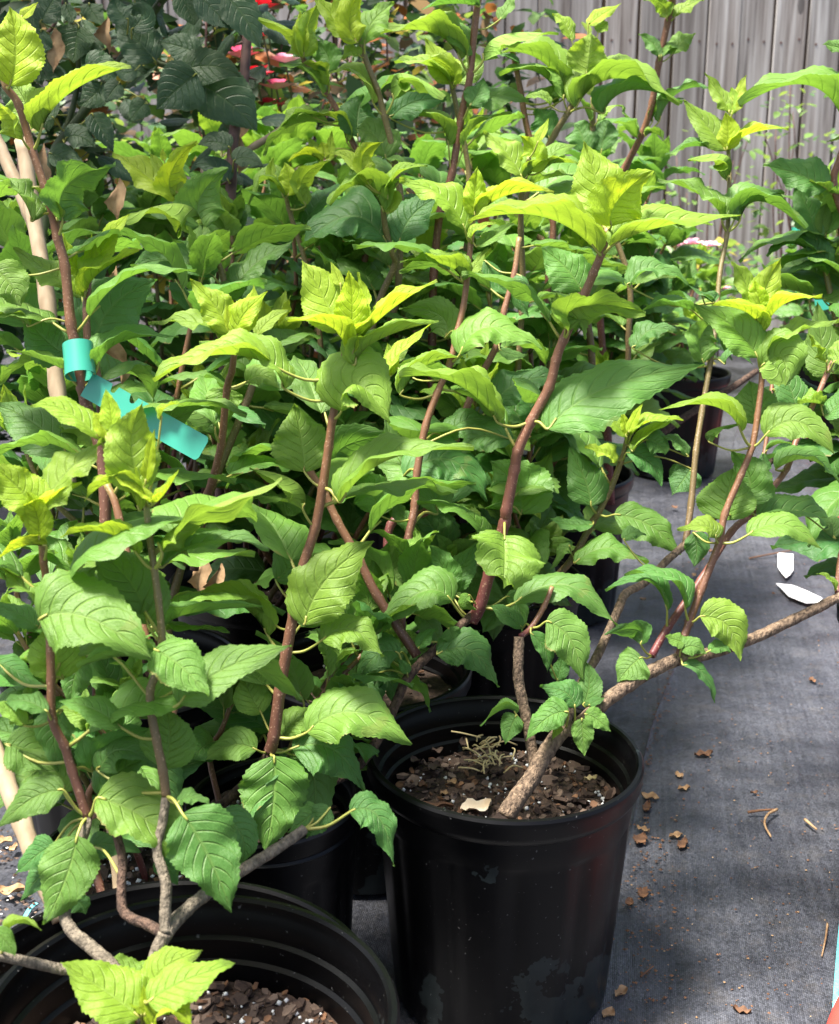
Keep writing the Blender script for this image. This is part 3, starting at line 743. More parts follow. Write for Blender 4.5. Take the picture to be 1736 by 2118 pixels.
stem('P3', 'S30', '21', [(1130, 650), (1180, 560), (1240, 350), (1330, 50), ('11', 1340, 1540), ('11', 1390, 1290), ('11', 1410, 1180), ('11', 1490, 1000), ('11', 1600, 790), ('12', 15, 620), ('12', 60, 500), ('12', 190, 220), ('12', 240, 100), ('02', 290, 1540), ('02', 330, 1390)], 1.43, 1.37, 0.0088, 0.0052, 'stem_red')
stem('P3', 'S24', '11', [('21', 700, 700), ('21', 720, 400), ('21', 745, 150), ('21', 770, 30), (785, 1500), (800, 1300), (850, 1030), (920, 830), (1000, 640), (1045, 450), (1080, 300), (1105, 110), ('01', 1125, 1480), ('01', 1140, 1330)], 1.52, 1.56, 0.0066, 0.0042, 'stem_brown')
stem('P3', 'S24b', '11', [('21', 800, 860), ('21', 560, 500), ('21', 450, 280), ('21', 310, 30), (240, 1440), (150, 1300), (60, 1100)], 1.42, 1.44, 0.0070, 0.0045, 'stem_brown')
stem('P3', 'S24c', '11', [('21', 620, 420), ('21', 640, 60), (860, 1540), (960, 1320), (1060, 1030), (1150, 790), (1290, 520), (1330, 320), (1390, 100), (1420, -120)], 1.62, 1.66, 0.0070, 0.0045, 'stem_red')
# bark-filled pot: trunk, cut stub and the long bare branch
stem('P2', 'trunk2', '21', [('31', 1335, 300), ('31', 1420, 170), ('31', 1500, 60), (1590, 1430), (1700, 1300), ('22', 130, 1300), ('22', 260, 1180), ('22', 450, 1040), ('22', 600, 950), ('22', 760, 880), ('22', 930, 850), ('22', 1170, 770), ('22', 1350, 690), ('22', 1600, 570), ('22', 1736, 500), ('22', 1900, 420)], 1.315, 1.40, 0.0112, 0.0056, 'bark', 'trunk', 0.08)
stem('P2', 'stub', '21', [('31', 1530, 30), (1510, 1500), (1470, 1280), (1440, 1130), (1415, 1000), (1415, 860), (1420, 745)], 1.34, 1.36, 0.007, 0.0062, 'bark', 'branch', 0.08)
stem('P2', 'twig', '21', [(1430, 740), (1490, 690), (1570, 560), (1620, 440)], 1.36, 1.39, 0.004, 0.0034, 'stem_red')
stem('P2', 'wood2b', '22', [('21', 1560, 1490), (70, 1270), (150, 1060), (270, 850), (400, 560), (440, 480), (560, 410), (700, 270), (800, 185), (960, 40)], 1.36, 1.62, 0.0062, 0.0052, 'bark', 'branch', 0.08)
stem('P2', 'S31', '12', [('22', 765, 870), ('22', 785, 770), ('22', 825, 655), ('22', 905, 440), ('22', 1005, 175), (1040, 1562), (1140, 1320), (1205, 1155), (1240, 960), (1268, 705), (1265, 480), (1262, 330)], 1.365, 1.40, 0.0056, 0.0036, 'stem_brown')
stem('P2', 'S31b', '22', [(595, 860), (690, 695), (900, 390), (1080, 105), (1200, 0), ('12', 1300, 1440), ('12', 1420, 1280), ('12', 1480, 1100), ('12', 1600, 850), ('12', 1660, 710), ('12', 1730, 570)], 1.37, 1.55, 0.0052, 0.0038, 'stem_red')
stem('P2', 'S31c', '12', [('22', 960, 40), (1235, 1350), (1278, 1210), (1310, 960), (1325, 800), (1350, 500)], 1.62, 1.70, 0.004, 0.003, 'stem_brown')
stem('P2', 'S43', '12', [('22', 800, 185), (835, 1500), (865, 1180), (900, 950), (955, 620), (985, 400), (1010, 100), ('02', 1055, 1410), ('02', 1068, 1080), ('02', 1060, 880)], 1.60, 1.72, 0.0052, 0.0034, 'stem_olive')
stem('P2', 'red_tip', '22', [(1730, 500), (1725, 440), (1745, 250), (1790, 60)], 1.395, 1.42, 0.004, 0.0035, 'stem_red')
stem('P2', 'wood2c', '12', [('22', 700, 270), (1205, 1370), (1300, 1260), (1420, 1150), (1560, 1000)], 1.62, 1.95, 0.0052, 0.0045, 'bark_dark', 'branch', 0.08)
# tall brown stems with the teal tag
stem('P4', 'S10', '00', [('20', 620, 1900), ('20', 600, 1000), ('10', 640, 1400), ('10', 520, 880), ('10', 500, 800), ('10', 465, 560), ('10', 430, 400), ('10', 395, 60), (350, 1445), (320, 1300), (270, 1130), (200, 920), (115, 640), (40, 530), (10, 420)], 1.27, 1.22, 0.0078, 0.0042, 'stem_brown')
stem('P4', 'S11', '10', [('20', 700, 1700), ('10', 620, 1000), ('10', 540, 560), (525, 320), (535, 200), (545, 60)], 1.27, 1.30, 0.0058, 0.0036, 'stem_brown')
stem('P4', 'S10b', '30', [('30', 650, 890), (600, 700), (560, 560), (520, 390), ('20', 1030, 1260), ('20', 985, 960), ('20', 890, 760), ('10', 720, 1562), ('10', 650, 1380)], 1.20, 1.25, 0.0052, 0.0045, 'stem_brown')
stem('D2', 'S12', '00', [('20', 1090, 1200), ('20', 1050, 500), ('10', 1560, 700), ('10', 1490, 450), ('10', 1380, 190), (1310, 1560), (1240, 1455), (1150, 1370), (1060, 1225)], 1.60, 1.68, 0.0068, 0.0040, 'stem_olive')
# behind: three light brown stems, wine-red stem, stems by the fence
stem('D1', 'S21', '01', [('11', 300, 1500), ('11', 480, 900), ('11', 660, 300), ('11', 690, 60), (700, 1230), (665, 1000), (640, 860), (600, 705), (555, 540), (480, 345), (450, 230)], 1.82, 1.72, 0.0068, 0.0046, 'stem_olive')
stem('D1', 'S21b', '01', [('11', 420, 900), ('11', 560, 300), ('11', 660, 60), (650, 1540), (610, 1400), (595, 1280), (610, 1180)], 1.78, 1.70, 0.0060, 0.0045, 'stem_olive')
stem('D1', 'S22', '01', [('11', 300, 1000), ('11', 420, 300), (520, 1380), (540, 1080), (440, 930), (345, 730), (260, 580), (130, 400), (100, 330)], 1.84, 1.80, 0.0065, 0.0045, 'stem_brown')
stem('D1', 'S22c', '01', [('11', 240, 1000), ('11', 200, 400), ('11', 130, 60), (60, 1400), (20, 1270), (0, 1190)], 1.84, 1.80, 0.0055, 0.0036, 'stem_olive')
stem('C', 'S20', '01', [('11', 820, 1500), ('11', 880, 1000), ('11', 890, 500), ('11', 900, 100), (940, 1290), (1010, 1060), (1060, 750), (1095, 590), (1122, 450), (1148, 180), (1170, 0), (1185, -120)], 1.86, 1.76, 0.0075, 0.0056, 'stem_red')
stem('C', 'S20b', '01', [('11', 1000, 900), ('11', 1010, 300), (1100, 1500), (1115, 1100), (1090, 900), (1045, 680), (1015, 540), (1000, 470)], 1.92, 1.88, 0.0056, 0.0044, 'stem_olive')
stem('C', 'S32', '12', [('22', -20, 470), ('22', 20, 380), ('22', 120, 260), ('22', 240, 40), (270, 1560), (350, 1400), (410, 1240), (440, 1140), (455, 1050)], 1.70, 1.66, 0.0062, 0.0042, 'stem_olive')
stem('C', 'S23', '01', [('11', 1560, 700), ('11', 1600, 100), (1620, 1300), (1480, 830), (1430, 560), (1395, 380), (1370, 280)], 2.0, 1.95, 0.0068, 0.0050, 'stem_brown')
stem('C', 'S25', '01', [('11', 1400, 900), ('11', 1440, 200), (1430, 1400), (1435, 1180), (1460, 1060), (1480, 960)], 1.80, 1.68, 0.0056, 0.0040, 'stem_olive')
stem('A', 'S40', '02', [('12', 350, 1500), ('12', 330, 1100), ('12', 300, 600), ('12', 280, 200), (330, 1250), (440, 1010), (540, 810), (600, 620), (640, 380), (695, 130), (720, 0), (735, -90)], 2.35, 2.10, 0.0085, 0.0062, 'stem_red')
stem('A', 'S41', '02', [('12', 250, 900), ('12', 180, 300), (-160, 1300), (-80, 1000), (10, 810), (90, 680), (150, 560), (205, 440)], 2.0, 1.92, 0.0072, 0.0050, 'stem_olive')
stem('A', 'S42', '02', [('12', 445, 900), ('12', 455, 500), ('12', 450, 100), (235, 1100), (238, 770), (242, 590)], 2.15, 2.1, 0.0062, 0.0055, 'stem_olive')
stem('A', 'wood4', '12', [('12', 400, 1250), (650, 1075), (800, 970), (960, 870), (1120, 770), (1235, 690)], 2.45, 2.55, 0.0090, 0.0070, 'bark_dark', 'branch', 0.08)
stem('R', 'S44', '02', [('12', 2200, 2000), ('12', 1990, 900), ('12', 1860, 300), (1780, 1380), (1700, 1120), (1745, 950), (1775, 820), (1790, 600)], 1.72, 1.66, 0.0070, 0.0050, 'stem_red')
stem('R', 'S45', '12', [(2080, 1400), (1900, 900), (1760, 560), (1700, 300), (1650, 60), ('02', 1640, 1450), ('02', 1660, 1330)], 1.72, 1.72, 0.0060, 0.0045, 'stem_olive')

# ------------------------------------------------------------------ leaves read off the photograph
# stem | tile bx by mx my tx ty roll width age [depth of tip, fold, depth of base, wave]
LEAVES = """
S1 10 230 1540 110 1400 -60 1250 20 .62 .75 -.2
S1 10 245 1560 400 1310 650 1110 55 .50 .42 .15
S1 20 150 60 300 -70 500 -190 85 .42 .95 -.1
S1 20 285 195 130 195 -40 290 100 .40 .95 -.35
S1 20 240 150 220 -10 160 -140 20 .50 1 -.3
S1 20 260 120 270 10 230 -90 10 .36 1 -.1
S1 20 235 590 140 440 -50 290 65 .62 .3 .1
S1 20 240 690 110 600 -60 540 45 .50 .08 .05 15 .02
S1 20 240 640 520 620 925 872 30 .60 .22 -.15 22 -.035
S1 20 330 640 430 470 590 310 25 .60 .25 .1 20 .01
S1 20 385 1000 340 830 300 650 20 .85 .4 .15 20 .012
S1 20 150 1285 60 1200 -60 1140 50 .55 .3 -.1
S1 20 290 1200 150 1130 20 1150 50 .55 .12 .1
S1 20 380 1190 330 1340 360 1560 20 .55 .12 0 20 .02
S1 30 390 145 200 190 -20 375 28 .46 .15 -.1
S1 30 590 190 880 310 1190 590 28 .48 .22 -.15
S1 30 470 420 395 690 270 957 12 .54 .16 -.2 12 -.02
S1 30 600 175 720 30 905 -60 35 .62 .08 .1 15 .02
S1 30 385 150 340 20 100 -110 30 .42 .22 .1 15 .01
S1 30 330 470 220 540 95 650 30 .55 .05 0 15 .02
S1 30 330 640 230 680 130 815 40 .60 .03 0 15 .03
S1 30 440 800 500 840 520 895 20 .9 .04 0 10 .03
S1 20 40 1400 180 1440 350 1562 25 .70 .18 -.1 15 .03
S1 20 560 1562 640 1440 945 1290 40 .55 .06 .1 15 .02
S1 20 -40 880 100 950 300 1080 50 .48 .06 0 15 .05
S2 10 880 1420 800 1150 870 880 15 .52 .5 -.1
S2 10 855 1395 760 1230 658 1070 20 .22 1 -.1
S2 10 885 1375 905 1210 940 1040 20 .22 1 -.1
S2 10 930 1500 820 1420 700 1340 65 .55 .8 -.4
S2 10 935 1500 1010 1420 1085 1290 75 .45 .88 -.1
S2 10 870 1400 850 1310 840 1200 10 .25 1 0
S2 10 610 1110 400 930 185 900 55 .46 .6 -.1
S2 10 650 1110 610 1010 570 940 20 .5 .92 0
S2 10 680 1060 670 930 640 800 15 .42 .85 .1
S2 10 980 990 1010 910 1115 893 80 .42 .75 0
S2 10 850 1540 700 1370 510 1480 100 .45 .65 -.2
S2 20 840 250 640 105 365 135 100 .40 .72 -.2
S2 20 985 235 1130 40 1720 -200 72 .42 .36 .1
S2 20 985 320 1300 160 1640 210 62 .34 .12 .1 18 .01
S2 20 900 665 790 410 550 180 8 .56 .2 .15 15 .015
S2 20 740 1295 570 1180 360 1130 48 .50 .15 0
S2 20 1090 1150 1340 950 1770 790 38 .38 .15 .1 15 -.01
S2 20 940 820 1110 930 1268 1108 30 .62 .18 -.3 15 -.02
S2 20 940 900 740 860 470 930 75 .45 .2 .1
S2 20 1000 1540 1030 1350 1010 1180 12 .80 .2 .1 12 .02
S2 20 600 1562 720 1430 930 1500 45 .60 .06 -.1 14 .03
S2 30 1110 285 1260 530 1412 885 14 .56 .12 -.15 14 -.02
S2 30 970 530 1030 620 1080 720 15 .60 .02 0 12 .04
S2 30 1080 220 1170 180 1280 240 55 .55 .1 0
S2 20 1000 700 1150 600 1600 560 80 .4 .15 .2 15 .05
S2 20 500 860 450 1000 430 1140 20 .62 .12 .1 15 .08
tr_right 30 1340 280 1470 420 1470 600 30 .60 .03 0 12 .02
tr_right 31 390 275 560 300 660 605 35 .42 .05 -.1 14 -.005
tr_right 31 270 250 200 330 130 435 25 .6 .03 0 12 .01
tr_right 31 200 250 130 310 10 400 30 .6 .1 0 12 .02
tr_left 30 545 490 680 470 860 520 35 .48 .02 .1 12 .05
tr_low 30 40 1010 120 950 255 990 80 .50 .35 0 15 -.01
tr_low 30 -40 1000 40 1060 90 1150 30 .62 .2 0 15 -.02
sprout 30 850 1520 640 1360 370 1185 28 .60 .5 .05 16
sprout 30 900 1430 1120 1300 1430 1190 35 .46 .42 .1 16
sprout 30 925 1360 1000 1220 1230 1110 35 .60 .45 .1 18 .02
sprout 30 880 1510 880 1420 870 1320 30 .32 .85 0
sprout 30 860 1510 830 1470 790 1440 50 .35 .9 0
sprout 30 920 1590 1010 1440 1170 1570 45 .62 .8 -.5
sprout 30 820 1590 720 1560 600 1590 75 .45 .45 -.2
sprout 30 880 1360 790 1240 640 1170 35 .62 .35 .15 18 .04
S3 11 345 455 235 250 100 15 18 .58 .6 .05
S3 11 395 470 405 290 385 80 10 .46 .98 -.15
S3 11 400 590 570 370 915 132 78 .36 .85 -.1
S3 11 400 590 250 410 5 392 100 .46 .82 -.35
S3 11 420 655 560 500 930 383 80 .42 .52 .1
S3 11 335 175 310 110 275 25 15 .36 .7 .15
S3 11 430 480 470 300 445 90 40 .30 .8 .1
S3 11 610 720 700 570 895 395 60 .30 .8 .2 25 .05
S3 11 640 720 640 620 620 520 20 .5 .7 .2 25 .06
S3 11 340 935 440 770 640 1002 42 .80 .36 -.25 26
S3 10 1730 800 1560 580 1210 510 62 .44 .36 -.05
S3 10 1640 650 1290 590 938 757 72 .42 .5 -.25 22 -.02
S3 11 115 1305 95 1100 50 895 8 .72 .3 .1 15 .012
S3 11 105 1530 60 1370 -220 1290 88 .62 .42 -.1
S3 11 330 1490 640 1220 1145 1172 70 .40 .3 -.1
S3 21 115 670 250 390 540 165 18 .50 .32 -.05
S3 21 220 765 410 700 598 862 42 .50 .32 -.2
S3 21 130 1325 420 1200 772 1392 36 .46 .2 -.1
S3 20 1560 1430 1400 1400 1238 1495 28 .55 .2 -.1
S3 20 1590 1210 1520 1080 1475 945 25 .72 .3 .1 15 .01
S3 V 567 1564 566 1660 549 1763 8 .60 .17 -.15 12 -.02
S3 V 605 1548 690 1550 750 1636 35 .55 .06 0 12 0
S3 V 600 1560 650 1610 640 1735 25 .55 .1 0 12 .01
S3 V 585 1530 610 1490 680 1465 40 .55 .25 .1 12 .01
S3 20 1630 740 1410 520 1058 522 82 .44 .45 .1 24 .03
S3 20 1600 560 1420 490 1370 470 60 .6 .2 .1 20 .06
S3 20 1640 1340 1500 1230 1130 1130 42 .46 .06 .1 14 .06
S3 20 1580 1380 1400 1300 1180 1290 40 .5 .04 .1 14 .08
S3 21 -60 400 60 250 80 60 25 .55 .12 .1 15 .05
S3b 10 1400 480 1320 310 1153 135 25 .48 .75 0
S3b 10 1435 480 1480 350 1628 208 35 .52 .92 -.1
S3b 10 1450 470 1520 330 1540 165 20 .35 .8 .1
S3b 10 1400 470 1390 380 1375 285 10 .3 .9 0
S3b 10 1375 795 1370 880 1380 1005 12 .95 .28 .1 15 .02
S3b 10 1310 1070 1200 945 870 885 85 .42 .22 0
S3b 10 1330 490 1200 400 900 395 60 .42 .35 .1
S3b 10 1560 480 1640 380 1760 320 50 .45 .5 .1 22 .06
S3b 10 1500 760 1600 720 1700 800 40 .6 .3 0
S30 02 350 1375 400 1210 605 1035 28 .78 .86 -.1 22
S30 02 300 1365 270 1130 182 862 12 .62 .62 .1 15 .01
S30 02 345 1500 640 1375 1142 1305 68 .44 .5 .05
S30 02 275 1540 -60 1310 -522 1342 88 .42 .52 -.2
S30 12 175 210 70 60 -80 -60 25 .62 .15 .15 15 .02
S30 12 90 450 150 300 560 335 52 .66 .36 -.05 26
S30 12 70 440 40 330 15 220 40 .6 .45 .1
S30 12 -35 1045 320 790 915 660 34 .35 .14 .05 14
S30 11 1295 1010 1030 760 690 730 95 .40 .3 -.2
S30 21 1390 540 1720 430 2020 692 55 .34 .1 -.1 14
S30 21 1330 130 1335 280 1325 452 25 .95 .3 -1.0 18 -.03
S30 21 1010 530 820 470 555 725 48 .52 .14 -.1
S30 21 990 690 1010 740 1020 802 15 1.0 .1 0 12 -.02
S30 21 960 430 950 320 870 190 22 .72 .12 .15 14 .03
S30 21 1010 480 1060 330 1180 160 30 .5 .1 .15 14 .04
S30 21 1120 490 1090 540 1160 580 40 .6 .25 0
S30 11 1430 1562 1400 1400 1240 1240 15 .95 .2 .2 14 .04
S30 21 1340 500 1420 560 1440 720 30 .45 .1 0 14 .02
wood3a 21 920 850 1130 830 1287 1052 32 .46 .03 -.1 12
wood3a 21 690 850 560 850 408 1040 38 .52 .06 -.1 12
wood3a 21 810 815 850 740 917 700 35 .55 .1 0 12
wood3a 21 550 970 640 1020 670 1190 30 .5 .04 0 12 .02
wood3a 21 740 970 720 920 680 880 30 .6 .1 0 12
wood3a 21 560 790 430 700 220 680 50 .5 .06 .1 14 .02
wood3a 21 680 840 480 820 270 950 40 .5 .04 .1 14 .06
S24 01 1090 1400 940 1180 690 1110 55 .48 .55 -.1
S24 01 1150 1310 1150 1170 1168 1008 8 .46 .92 -.1
S24 01 1165 1310 1350 1180 1632 1160 76 .40 .8 .05
S24 01 1160 1500 1270 1430 1388 1350 45 .36 .25 .1
S24 01 1130 1450 1170 1390 1285 1355 60 .5 .6 0
S24 11 1075 145 960 40 695 22 75 .5 .5 -.1
S24 11 1110 110 1150 50 1230 -60 40 .4 .4 .1
S24 11 970 490 930 350 690 310 30 .52 .2 .1 16 .02
S24 11 1060 590 1240 420 1558 562 55 .5 .25 -.1
S24 11 640 640 700 560 720 480 30 .5 .3 0 18 .05
S24 11 700 840 860 650 1090 612 78 .36 .4 .1
S24 21 620 445 620 320 640 150 12 .68 .18 .1 14 -.02
S24 21 780 80 700 0 680 -100 30 .5 .15 0 14 .02
S24 11 920 1562 780 1300 420 1200 45 .45 .15 .2 14 .06
S24 11 350 1280 360 1150 700 1080 40 .55 .1 .1 14 .05
S24 11 720 1330 1000 1230 1230 1480 38 .44 .06 0 14 .03
S24 11 1380 1110 1180 1090 1040 1210 40 .5 .1 0 14 .04
S24 11 970 1100 1100 990 1290 1000 40 .5 .1 .1 14 .06
S24 11 560 1562 520 1420 420 1340 15 .8 .2 .1 14 -.02
S24c 11 1260 900 1420 760 1690 720 42 .5 .04 .1 14
S24c 11 1210 20 1290 160 1360 210 40 .5 .05 0 14 .02
S24c 11 1480 180 1420 220 1480 360 30 .7 .06 0 14
S24c 11 1300 560 1380 590 1470 590 40 .4 .1 0 14
S31 12 1262 455 1170 330 962 290 98 .44 .82 -.25
S31 12 1275 340 1290 190 1385 5 22 .50 .72 .1
S31 12 1255 320 1235 230 1222 138 10 .6 .98 -.2
S31 12 1215 300 1160 150 1083 20 30 .42 .55 .1
S31 12 1285 440 1400 280 1632 240 76 .46 .86 -.05
S31 12 1240 610 1100 430 853 280 30 .48 .3 .1 18
S31 12 1320 605 1430 480 1740 375 66 .46 .32 .05
S31 12 1265 660 1390 610 1410 787 18 .95 .32 -.3 20
S31 12 1222 1015 1215 880 1190 748 8 1.0 .2 .15 12 .02
S31 12 1140 1060 970 900 640 930 82 .40 .4 -.05
S31 12 1285 1085 1490 1000 1708 1197 38 .50 .28 -.2
S31 12 1040 1600 1060 1440 1090 1285 10 .95 .25 .15 12 .02
S31 12 1150 1480 1190 1340 1080 1170 20 .7 .12 .1 12 .05
S31 12 960 1130 940 1060 1140 1010 95 .5 .15 .1
S31 22 985 145 930 70 750 85 55 .62 .42 -.1
S31 22 1180 125 1400 60 1632 212 52 .42 .25 -.1
S31 22 800 575 690 380 430 372 72 .42 .1 0
S31 22 890 620 1060 680 1132 892 24 .56 .35 -.1
S31 22 785 915 915 970 982 1145 55 .34 .05 0
S31 22 770 830 850 800 930 850 25 .62 .12 0 12
S31 22 945 830 1010 800 1075 840 35 .55 .12 0 12
S31 22 800 780 740 760 675 740 40 .75 .25 0 14
S31 22 850 110 870 210 850 320 14 .62 .04 0 12 .03
S31b 22 690 585 560 400 318 470 70 .38 .05 .05
S31b 22 535 868 470 920 383 1022 25 .95 .12 -.1 14
S31b 22 530 790 500 700 310 735 50 .55 .06 .1 14
S31b 12 1350 1290 1560 1230 1745 1385 70 .44 .15 0
S31b 22 1240 30 1500 -10 1740 90 60 .5 .12 .1
S31b 22 1700 140 1690 60 1640 60 40 .9 .12 0
S31b 12 1480 960 1430 780 1330 650 28 .5 .05 .1 14 .02
S31b 12 1660 640 1640 560 1545 470 70 .6 .55 0
S31b 12 1700 700 1640 560 1600 270 20 .5 .2 .1 14 .02
S31b 12 1640 900 1560 880 1475 900 100 .9 .35 -.2 30
S31b 12 1640 960 1720 900 1800 700 40 .5 .1 0
S31b 12 1700 640 1760 560 1850 380 40 .5 .3 0
S31c 12 1340 800 1360 870 1420 960 70 .5 .3 0
S31c 12 1290 1180 1380 1130 1470 1150 75 .3 .15 0
S31c 12 1270 1190 1290 1290 1312 1305 40 .6 .05 0
trunk2 22 170 1240 178 1350 185 1468 10 .52 .18 -.1 12 -.03
trunk2 22 190 1212 270 1250 350 1322 20 .56 .16 -.1 12 -.03
trunk2 22 130 1175 70 1080 -85 1050 30 .62 .06 0 12 -.02
trunk2 22 90 1205 -30 1230 -172 1372 22 .50 .14 -.1 12 -.03
trunk2 22 180 1160 215 1030 200 895 18 .52 .08 .1 12 0
trunk2 22 215 1160 260 1130 312 1115 40 .55 .06 .1 12 -.01
trunk2 22 40 1280 20 1310 -10 1370 20 .5 .4 0 12 -.02
stub 21 1400 1212 1320 1185 1180 1282 90 .45 .15 0 14
stub 21 1405 1220 1370 1290 1335 1397 16 .66 .12 -.1 12
twig 22 -45 650 100 760 182 1008 24 .56 .14 -.1 13
twig 21 1490 720 1580 830 1590 960 30 .35 .08 0 13
twig 21 1440 690 1340 600 1240 560 40 .5 .08 .1 13 .03
twig 21 1650 1010 1670 930 1690 850 20 .6 .08 .1 13 .03
S32 22 370 0 590 70 772 245 34 .46 .2 -.1 14 -.02
S32 22 130 295 340 200 565 305 52 .42 .2 -.1 14 -.03
wood2b 22 430 160 480 110 560 130 40 .6 .06 0 14 .02
S32 22 100 200 60 210 -20 340 50 .5 .15 0 14 -.02
S32 12 445 1095 360 990 278 918 45 .46 .5 .05
S32 12 455 1065 490 980 541 888 30 .32 .9 0
S32 12 440 1085 430 1010 412 930 15 .32 .95 0
S32 12 470 1085 600 990 790 992 70 .42 .72 -.1
S32 12 480 1180 590 1070 760 960 60 .36 .45 .1
S32 12 370 1255 300 1190 188 1158 60 .66 .6 -.2
S32 12 440 1190 580 1240 652 1392 36 .5 .05 0
S32 12 228 1512 190 1350 90 1150 16 .54 .1 .1 14
S32 12 835 1285 790 1350 720 1447 20 1.0 .04 -.1 12
S32 12 810 1210 750 1120 650 1082 55 .5 .1 0
S32 12 560 1110 640 1140 680 1200 30 .9 .1 0 14
S32 22 240 60 100 60 -30 20 50 .4 .1 0
S43 02 1045 915 940 770 788 608 35 .44 .4 .05
S43 02 1052 910 1060 800 1045 680 12 .58 .88 -.15
S43 02 1072 910 1190 810 1428 775 85 .42 .8 -.05
S43 02 1050 1095 1050 950 815 972 100 .62 .42 -.2
S43 02 950 900 830 890 680 942 75 .4 .08 0
S43 02 1130 1345 1260 1220 1530 1392 78 .52 .16 -.05
S43 02 1022 1340 920 1200 635 1082 72 .46 .22 0
S43 02 1065 690 1030 600 915 445 40 .46 .5 .1
S43 02 1085 690 1110 590 1172 460 35 .46 .7 0
S43 02 1080 700 1090 600 1080 530 20 .4 .6 .1
S43 02 1120 1280 1240 1180 1400 1180 60 .4 .1 .1
S43 12 910 640 900 480 1000 370 40 .7 .2 0
S43 12 900 230 960 270 820 170 70 .6 .04 0
S43 12 850 330 700 290 530 330 80 .5 .1 0
S43 12 460 180 610 70 815 170 60 .5 .12 0
S43 12 490 560 590 440 750 455 50 .5 .05 0
S43 12 1040 650 1100 580 1210 650 60 .4 .05 0
red_tip 22 1710 460 1670 390 1595 358 60 .36 .4 0
S10 00 60 520 95 280 55 40 12 .66 .85 -.1
S10 00 140 850 70 690 -120 570 60 .66 .72 -.3
S10 00 245 805 420 560 795 398 98 .42 .55 -.05
S10 00 185 785 150 620 50 470 25 .62 .3 .1 16 .02
S10 00 130 110 170 70 232 15 40 .5 .9 0
S10 00 380 1345 420 1120 705 1015 50 .66 .14 .05 26
S10 00 350 1340 290 1230 200 1130 100 .6 .5 -.1
S10 00 195 1345 110 1170 -60 1080 68 .55 .2 0
S10 10 400 690 250 620 40 560 95 .48 .22 -.1
S10 10 590 680 740 510 1085 485 75 .42 .14 .05
S10 10 410 590 280 500 150 350 20 .75 .08 .1 14 .02
S10 10 180 420 60 360 -60 390 80 .5 .4 0
S10 10 -40 60 60 160 130 300 20 .8 .25 0 14 -.02
S10 10 420 1200 200 1000 -20 900 30 .5 .1 .2 14 .06
S11 10 535 110 555 0 560 -140 20 .34 1 0
S11 10 560 110 640 -90 785 -265 50 .40 .9 0
S11 10 510 90 440 20 385 -150 40 .44 .82 -.1
S11 10 515 240 600 90 845 -40 78 .52 .75 -.15
S11 10 430 210 310 90 80 -50 50 .55 .32 .1
S11 10 500 250 470 120 440 -20 20 .6 .3 .1 15 .03
S11 10 570 560 680 300 960 140 22 .6 .06 .15 14 .03
S10b 20 1090 860 1000 760 860 740 60 .5 .15 0
S12 00 1065 1225 890 1060 685 925 45 .46 .72 0
S12 00 1085 1225 1040 1060 1198 857 45 .50 .9 -.1
S12 00 1240 1395 1220 1200 1390 1022 22 .60 .2 .05
S12 00 1225 1445 1120 1250 755 1332 98 .60 .5 -.25
S12 00 1000 980 990 940 990 900 10 .4 .9 0
S12 00 1085 1180 1010 1080 905 920 30 .4 .6 .15
S12 10 1300 120 1050 20 800 60 45 .5 .12 .1
S12 10 1430 180 1560 30 1780 -100 55 .5 .12 .1
S21 01 535 630 430 450 270 440 72 .52 .42 -.05
S21 01 655 605 700 450 972 582 92 .60 .32 -.1
S21 01 430 255 310 120 170 -40 35 .46 .72 0
S21 01 435 260 390 110 475 -80 25 .50 .95 -.1
S21 01 480 270 530 130 660 15 35 .60 .3 .1
S21 01 450 340 400 310 340 350 50 .9 .6 -.2
S21 01 430 240 350 60 330 -90 30 .4 .7 .1
S21 01 720 1000 640 960 590 970 60 .6 .2 0
S21 01 610 960 540 820 420 780 30 .8 .2 .1
S21b 01 615 1480 400 1310 95 1492 50 .58 .05 -.1 22
S21b 01 690 1475 770 1310 925 1200 25 .62 .03 .1 14
S21b 01 595 1285 450 1120 270 1250 98 .56 .42 -.2
S21b 01 620 1210 680 1060 862 1000 70 .42 .5 0
S21b 01 510 1125 470 950 592 865 35 .42 .82 0
S21b 01 490 1125 400 970 275 928 50 .36 .62 0
S21b 01 620 1300 660 1200 640 1170 30 .7 .6 0
S21b 01 700 1090 640 1130 580 1130 70 .5 .3 0
S22 01 105 350 60 210 -165 108 72 .62 .62 -.1
S22 01 110 345 130 180 202 10 40 .44 .62 .05
S22 01 80 330 90 200 85 60 15 .35 .9 0
S22 01 225 570 120 430 -40 392 72 .5 .32 0
S22 01 265 520 230 400 102 390 60 .62 .5 -.1
S22 01 260 440 250 330 180 250 20 .7 .15 .1
S22 01 372 862 300 720 165 712 95 .52 .55 -.1
S22 01 170 712 60 690 -25 772 60 .5 .28 0
S22 01 440 832 440 690 470 575 14 .85 .05 .1 12
S22 01 225 985 120 935 18 985 90 .42 .95 -.1
S22c 01 120 1250 110 1080 275 980 55 .48 .5 0
S22c 01 15 1190 20 1090 -10 985 15 .62 .92 -.1
S22 01 240 960 230 900 215 860 10 .6 .98 0
S22 01 260 980 270 900 280 790 20 .3 .8 0
S22 01 200 950 170 890 140 830 20 .45 .6 0
S22c 01 -60 1100 -90 1040 -70 950 20 .4 .7 0
S22c 01 -10 1200 -120 1090 -230 1240 70 .5 .35 0
S20 01 1065 365 880 190 548 210 92 .46 .42 -.1
S20 01 1200 370 1310 220 1658 215 95 .46 .32 -.1
S20 01 990 885 900 720 690 735 92 .50 .36 -.1
S20 01 1085 885 1170 750 1375 690 88 .40 .34 -.05
S20 01 1105 340 1040 200 875 130 45 .50 .2 .1
S20 01 1180 40 1010 20 825 55 100 .5 .1 0
